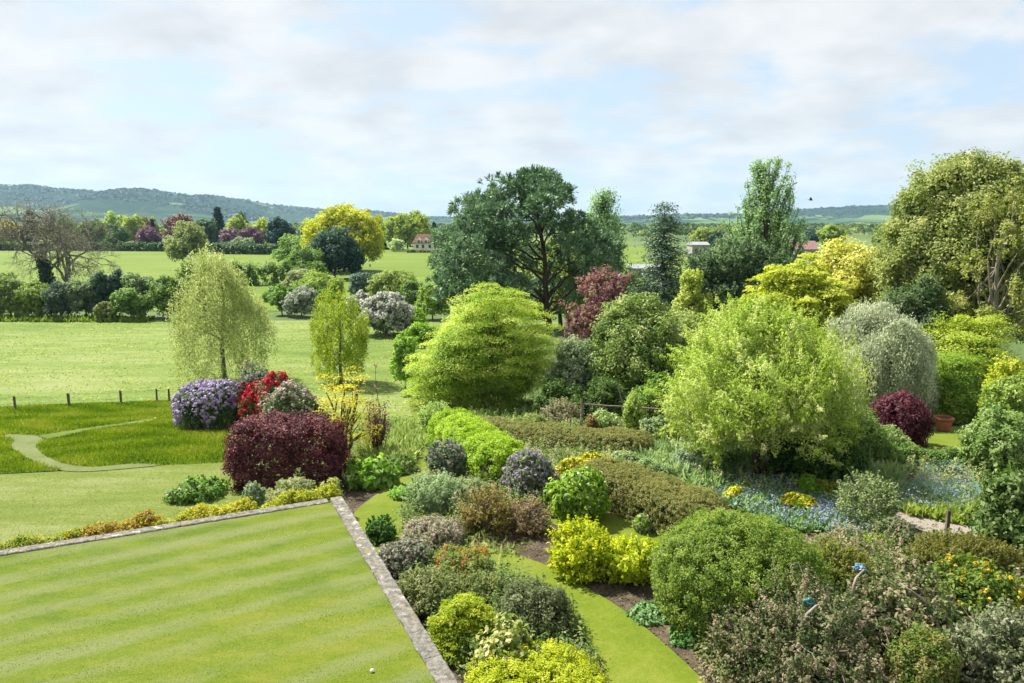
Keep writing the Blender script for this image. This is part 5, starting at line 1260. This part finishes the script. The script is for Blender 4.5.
shrub('orange_plant', 'green clump topped with orange flowers behind the acid yellow spurge', 'plant', 826, 496, 477, 40, ('#5f8a2a', '#93ac3c'), D=24.4, leaf=.10, flower=True, fl_cols=('#c87a1a', '#dc9a34'), fl_n=34, fl_size=.09, stems=3, fl_k=.65)
shrub('leafy_spire', 'upright bright green leaf clump left of the orange flowers', 'plant', 808, 496, 472, 16, ('#6c9a24', '#98be3c'), D=24.3, style='shoot', leaf=.16, stems=2)
shrub('leafy_clump', 'lime green clump in front of the bluest drift', 'plant', 874, 552, 534, 32, ('#86a820', '#aac636', '#c4d65c'), D=20.2, leaf=.07, dome=.2, stems=2)
shrub('tall_shrub', 'open grey green shrub with upright shoots beside the blue drift', 'shrub', 872, 532, 474, 66, ('#53703a', '#86985c', '#b0b88c'), D=21.8, style='shoot', leaf=.08, cover=.8, fill=.1, amp=.25, stems=14, twigs=10, sub=2)
shrub('rose_bush', 'mixed green rose bush right of the open grey green shrub', 'shrub', 898, 546, 516, 40, ('#4a5f34', '#76865a', '#a89c88'), D=20.4, leaf=.07, sub=1)
def underplant(label, poly, n, hmax, cols, seed, avoid, leaf=.085, tv=.3):
    rng = np.random.default_rng(seed); P = scatter(rng, poly, n)
    for a in avoid: P = P[~inpoly(P, a)]
    m = len(P); hh = hmax * rng.uniform(.3, 1, m)
    C = np.concatenate([P, (hgt(0, P[:, 1]) + hh * .6)[:, None]], 1); f = Fol(); pn = np.sin(P[:, 0] * 1.3 + 2 * np.sin(P[:, 1] * .8)) * .5
    for k in range(3):
        q = np.arange(m) % 3 == k
        clump(rng, f, C[q], np.tile([0, -.2, .8], (q.sum(), 1)), ('ball', 'shoot', 'spray')[k], .30, 42, leaf, leaf * .5, t0=.5, tv=tv)
    o = f.build('underplanting', leaf_mat(cols), None, rng); tag(o, label, 'plants', None, 'stuff'); return o
walks = [smooth_poly(q, 4) for q in (walk1, walk2, walk3)] + [smooth_poly(side_poly, 4)]
underplant('mixed perennials filling the beds round the willow', px_poly([(420, 420), (560, 404), (700, 404), (880, 440), (1000, 455), (1010, 500), (900, 512), (820, 500), (700, 500), (600, 480), (520, 462), (450, 450)]), 3400, .75, ('#4f7030', '#7f9a48', '#a8b46a', '#c2c294'), 60, walks)
underplant('low leafy growth between the shrubs of the coping border', px_poly([(372, 520), (395, 505), (430, 535), (500, 560), (560, 600), (600, 690), (470, 690), (420, 600)]), 1700, .6, ('#4a6a2c', '#6f8a42', '#94a068'), 61, walks)
underplant('tangled growth under the big bushes at the lower right', px_poly([(700, 600), (840, 540), (930, 545), (1030, 560), (1040, 690), (700, 700)]), 2200, .8, ('#45602c', '#6f8442', '#9a9a68', '#b0a088'), 62, walks)
underplant('tangle of perennials between the bushes of the middle bed', px_poly([(404, 500), (440, 470), (470, 445), (560, 448), (640, 470), (600, 492), (570, 512), (530, 530), (470, 530), (430, 512)]), 1500, .75, ('#4f7030', '#80984a', '#aab06c', '#b4a890'), 64, walks)
underplant('mixed plants round the left border shrubs', px_poly([(230, 440), (250, 410), (330, 405), (400, 425), (412, 440), (405, 470), (360, 500), (240, 505), (170, 515), (150, 527), (175, 500), (225, 480)]), 900, .4, ('#4f7030', '#7a9440', '#a8b468'), 63, [walks[0], lawn_poly])
# netting over a bed
nb = ground(940, 500); nt_o = empty('garden_net', (nb.x, nb.y, float(hgt(0, nb.y))), 'pale turquoise netting stretched over a bed on thin canes', 'netting')
netm = noise_mat('net_cord', ['#7fa8a4', '#a6c8c2'], 5, k=.7)
cp_ = [Vector(q) - nt_o.location for q in (pt(900, 498, nb.y - .2), pt(925, 464, nb.y + .6), pt(940, 470, nb.y + .2), pt(968, 466, nb.y + .6), pt(985, 498, nb.y - .2))]
lines = []
q = np.array([[c.x, c.y, c.z] for c in cp_])
back = q + np.array([0, 1.1, -.1]); front = q * [1, 1, 0] + np.array([0, -.7, .05])
for t in np.linspace(0, 1, 40):
    i = min(3, int(t * 4)); u_ = t * 4 - i; T_ = q[i] * (1 - u_) + q[i + 1] * u_; Fz = front[i] * (1 - u_) + front[i + 1] * u_; B_ = back[i] * (1 - u_) + back[i + 1] * u_
    sg = np.array([Fz + (T_ - Fz) * s for s in np.linspace(0, 1, 6)] + [T_ + (B_ - T_) * s for s in np.linspace(.3, 1, 3)]); sg[1:5, 2] -= .06; lines.append((sg, np.full(len(sg), .0035)))
for s in np.linspace(.05, 1, 18):
    sg = []
    for t in np.linspace(0, 1, 21):
        i = min(3, int(t * 4)); u_ = t * 4 - i; T_ = q[i] * (1 - u_) + q[i + 1] * u_; Fz = front[i] * (1 - u_) + front[i + 1] * u_
        sg.append(Fz + (T_ - Fz) * s - np.array([0, 0, .06 * math.sin(s * PI)]))
    lines.append((np.array(sg), np.full(21, .0035)))
tubes('net', lines, netm, nt_o, 3)
for c in (cp_[1], cp_[3]): tubes('cane', [(np.array([[c.x, c.y, 0], [c.x, c.y, c.z * .5], [c.x, c.y, c.z + .25]]), np.array([.02, .018, .016]))], bark('#8a8068', '#b8ac90'), nt_o, 5)
# a post by the gravel path
def wood_post(name, label, px, pyb, pyt, wdt, par=None, cat='post', D=None):
    b, H_, _ = spot(px, pyb, pyt, 1, D); bm = bmesh.new(); bmesh.ops.create_cube(bm, size=1)
    rng = rng_of(label)
    for v in bm.verts:
        v.co = Vector((v.co.x * wdt, v.co.y * wdt, (v.co.z + .5) * (H_ + .25) - .25)); 
        if v.co.z > .1: v.co += Vector(rng.normal(0, .015, 3)); v.co.z -= .03 * (v.co.x > 0)
    bmesh.ops.bevel(bm, geom=bm.edges[:], offset=.012, segments=1, affect='EDGES')
    me = bpy.data.meshes.new(name); bm.to_mesh(me); bm.free(); me.materials.append(bark('#5f5344', '#968872'))
    if par is not None:
        o = link(bpy.data.objects.new(name, me), par); o.location = b - par.location; return o, b, H_
    o = link(bpy.data.objects.new(name, me)); o.location = b; tag(o, label, cat); return o, b, H_
wood_post('wooden_post', 'single dark wooden post beside the gravel path', 949, 539, 510, .10)
# field fence
fb = ground(120, 404); fn = empty('field_fence', (fb.x, fb.y, float(hgt(0, fb.y))), 'line of five thin wooden posts with wire between meadow and hay field', 'fence')
tops = []
for px, pb, ptp in ((14, 410.5, 396), (68, 407.5, 393), (120, 404.5, 390.5), (156, 402.5, 388.5), (168.5, 402, 388.5)):
    o, b, h_ = wood_post('post', 'p%d' % px, px, pb, ptp, .11, fn); tops.append((b - fn.location, h_))
wr_ = []
for fr_ in (.45, .9):
    pp = [np.array(b) + np.array([0, -.07, h_ * fr_]) for b, h_ in tops]; d0 = pp[0] - pp[1]; pp = [pp[0] + d0 * 4] + pp
    for a, c in zip(pp[:-1], pp[1:]): wr_.append((np.array([a, (a + c) / 2 - [0, 0, .03], c]), np.full(3, .004)))
tubes('wire', wr_, noise_mat('wire', ['#77746e', '#8f8c86'], 3, k=.6), fn, 3)
# terracotta pot
g = ground(943, 432); po = empty('terracotta_pot', (g.x, g.y, float(hgt(0, g.y)) + .04), 'terracotta pot standing at the back of the small lawn', 'pot')
terra = noise_mat('terracotta', ['#8a5038', '#a8684c', '#b87c60'], 4, k=.65)
def lathe(name, prof, mat, par, k=28):
    v = [(r * math.cos(a * 2 * PI / k), r * math.sin(a * 2 * PI / k), z) for r, z in prof for a in range(k)]
    f = [(i * k + a, i * k + (a + 1) % k, (i + 1) * k + (a + 1) % k, (i + 1) * k + a) for i in range(len(prof) - 1) for a in range(k)]
    return mesh_py(name, v, f, mat, par, True)
lathe('body', [(.01, .0), (.26, .0), (.30, .12), (.36, .45), (.38, .58), (.35, .575), (.33, .45)], terra, po)
lathe('rim', [(.385, .582), (.43, .585), (.44, .62), (.435, .70), (.42, .715), (.385, .712), (.37, .69), (.365, .60)], terra, po)
lathe('soil', [(.36, .62), (.2, .64), (.01, .645)], soil, po)
# small trees and bushes nearest the camera on the right
shrub('rhododendron_bush', 'large dark glossy bush at the right edge above the heather', 'shrub', 1018, 566, 455, 74, ('#35501f', '#5f7a38', '#98a86c'), D=19.6, leaf=.11, sub=4, amp=.16)
shrub('heather_mound', 'olive brown heather mound right of the great green mound', 'shrub', 838, 612, 532, 70, ('#5a6c26', '#7f8838', '#9f9650'), D=16.7, style='shoot', leaf=.06, ar=.35, rc=.15, amp=.1)
shrub('heather_mound', 'mossy brown clipped heather hedge below the wooden post', 'shrub', 968, 590, 534, 128, ('#565f26', '#787a34', '#98944c'), D=18.2, style='shoot', leaf=.06, ar=.35, rc=.15, boxy=2.6, amp=.06, depth=.5)
shrub('forsythia_bush', 'dark leaved bush with bright yellow flower sprays at the right', 'shrub', 982, 640, 556, 96, ('#3f5f20', '#668030', '#94a04a'), D=15.8, leaf=.08, sub=3, flower=True, fl_cols=('#d8b81a', '#ecd438'), fl_n=300, fl_size=.07, fl_sel=lambda d: np.sin(d[:, 0] * 9 + d[:, 2] * 7) > .1, fl_k=.7)
shrub('cotoneaster_bush', 'tangled grey pink bush with pale branches holding the blue sheet', 'shrub', 900, 660, 554, 124, ('#3a5026', '#5d723a', '#85885c', '#b0a086'), D=14.9, leaf=.075, style='shoot', rc=.20, sub=9, amp=.26, tv=.26, lv=.18, stems=14, twigs=60)
shrub('cotoneaster_bush', 'wide grey pink tangled bush filling the bottom below the green mound', 'shrub', 812, 735, 590, 164, ('#364c24', '#586c38', '#808258', '#ac9c84'), D=13.3, leaf=.075, style='shoot', rc=.20, sub=12, amp=.26, tv=.26, lv=.18, cap=90000, stems=14, twigs=80)
shrub('cotoneaster_bush', 'pinkish tangled bush beside the right face of the green mound', 'shrub', 740, 718, 598, 62, ('#40552c', '#6c7846', '#a09276'), D=14.2, leaf=.07, style='shoot', rc=.13, sub=4, amp=.22, tv=.26, cover=1.9, twigs=24)
shrub('olearia_bush', 'grey leaved bush in the bottom right corner', 'shrub', 1003, 730, 602, 110, ('#4f6038', '#808a62', '#aeae92'), D=13.4, leaf=.075, style='shoot', sub=5, tv=.22, amp=.2, twigs=30)
shrub('mixed_shrub', 'greenish leafy bush at the bottom between the grey pink and grey bushes', 'shrub', 924, 725, 628, 90, ('#4a6a28', '#7f9040', '#b49a70'), D=13.1, leaf=.075, sub=4, tv=.24, amp=.18)
# blue bundles caught on branches
def bundle(label, px, py, D, c1, c2, s):
    rng = rng_of(label); p = pt(px, py, D); bm = bmesh.new(); bmesh.ops.create_icosphere(bm, subdivisions=4, radius=s)
    lf = lump(rng, .22, 5.0, 9); lf2 = lump(rng, .08, 14.0, 9)
    for v in bm.verts:
        d = np.array([v.co.normalized()]); v.co = v.co * float(lf(d)[0] * lf2(d)[0]); v.co.z *= .8; v.co.x *= 1.15
    me = bpy.data.meshes.new('plastic_bundle'); bm.to_mesh(me); bm.free(); me.materials.append(noise_mat('sheet_' + c1.strip('#'), [c1, c2], 6, k=.7, rough=.4, spec=.4))
    for q in me.polygons: q.use_smooth = True
    o = link(bpy.data.objects.new('plastic_bundle', me)); o.location = p; tag(o, label, 'plastic sheet'); return p
p1 = bundle('crumpled pale blue sheet caught on top of the grey pink bush', 859, 568, 15.25, '#456f86', '#8fb2c2', .095)
p2 = bundle('dark teal crumpled sheet caught beside a bent pale branch', 809, 602, 13.15, '#1f5856', '#4a827c', .09)
for nm, a, b in (('snag', (856, 578, 14.05), (852, 592, 14.3)), ('snag', (800, 640, 13.0), (806, 612, 12.85)), ('snag', (806, 612, 12.85), (823, 604, 12.9)), ('snag', (902, 586, 13.9), (928, 605, 13.8))):
    pass
pale = bark('#8a8074', '#c0b8ac')
rs = np.random.default_rng(3)
a = [pt(*q) for q in ((803, 640, 13.1), (802, 626, 12.95), (807, 614, 12.95), (816, 606, 13.0), (826, 604, 13.1))]
o0 = a[0].copy(); o = tubes('pale_branch', [(np.array([q - o0 for q in a]), taper(.032, .02, 5))], pale, None, 7); o.location = o0; tag(o, 'bent pale bare branch under the dark teal sheet', 'branch')
a = [pt(*q) for q in ((853, 600, 14.8), (853, 588, 14.7), (856, 578, 14.8), (864, 570, 15.1))]
o0 = a[0].copy(); o = tubes('pale_branch', [(np.array([q - o0 for q in a]), taper(.035, .02, 4))], pale, None, 7); o.location = o0; tag(o, 'short pale branch stub holding up the pale blue sheet', 'branch')
a = [pt(*q) for q in ((900, 583, 14.2), (910, 590, 14.0), (920, 597, 14.0), (930, 606, 14.2))]
o0 = a[0].copy(); o = tubes('pale_branch', [(np.array([q - o0 for q in a]), taper(.018, .03, 4))], pale, None, 7); o.location = o0; tag(o, 'slanting pale branch poking out of the grey pink bush', 'branch')
# bird in the sky
p = pt(811, 200, 70); bd = [(0, -.22, 0), (.05, -.1, .02), (.06, .05, .01), (.03, .2, 0), (0, .32, 0), (-.03, .2, 0), (-.06, .05, .01), (-.05, -.1, .02), (0, 0, .07), (0, 0, -.06)]
fcs = [(i, (i + 1) % 8, 8) for i in range(8)] + [((i + 1) % 8, i, 9) for i in range(8)]
for s in (1, -1):
    b_ = len(bd); bd += [(.04 * s, -.10, .03), (.04 * s, .10, .03), (.28 * s, .10, .16), (.30 * s, -.04, .17), (.55 * s, .16, .10), (.04 * s, 0, .0), (.29 * s, .03, .145)]
    fcs += [(b_, b_ + 1, b_ + 2, b_ + 3), (b_ + 3, b_ + 2, b_ + 4), (b_, b_ + 3, b_ + 6, b_ + 5), (b_ + 1, b_ + 5, b_ + 6, b_ + 2), (b_ + 3, b_ + 4, b_ + 6), (b_ + 2, b_ + 6, b_ + 4)]
o = mesh_py('bird', bd, fcs, noise_mat('bird', ['#2a2a2c', '#45454a'], 4, k=.7)); o.location = p; o.rotation_euler = (.1, .2, 1.1); tag(o, 'small dark bird flying right of the tall poplar', 'bird')
# =================================================================== haze: the air that turns the far hills blue
HAZE = 7.0e-5
v, f = [], []; box(v, f, -8800, 8800, -40, 8700, -8, 330)
m, nt, out = nmat('air'); pv = N(nt, 'VolumePrincipled', Density=HAZE); pv.inputs['Color'].default_value = (.48, .76, 1.0, 1); pv.inputs['Anisotropy'].default_value = .2
nt.links.new(pv.outputs[0], out.inputs['Volume'])
hzo = mesh_py('haze', v, f, m); hzo['kind'] = 'stuff'; hzo['label'] = 'thin blue summer haze over the valley'
print('FACES', NFACES[0])
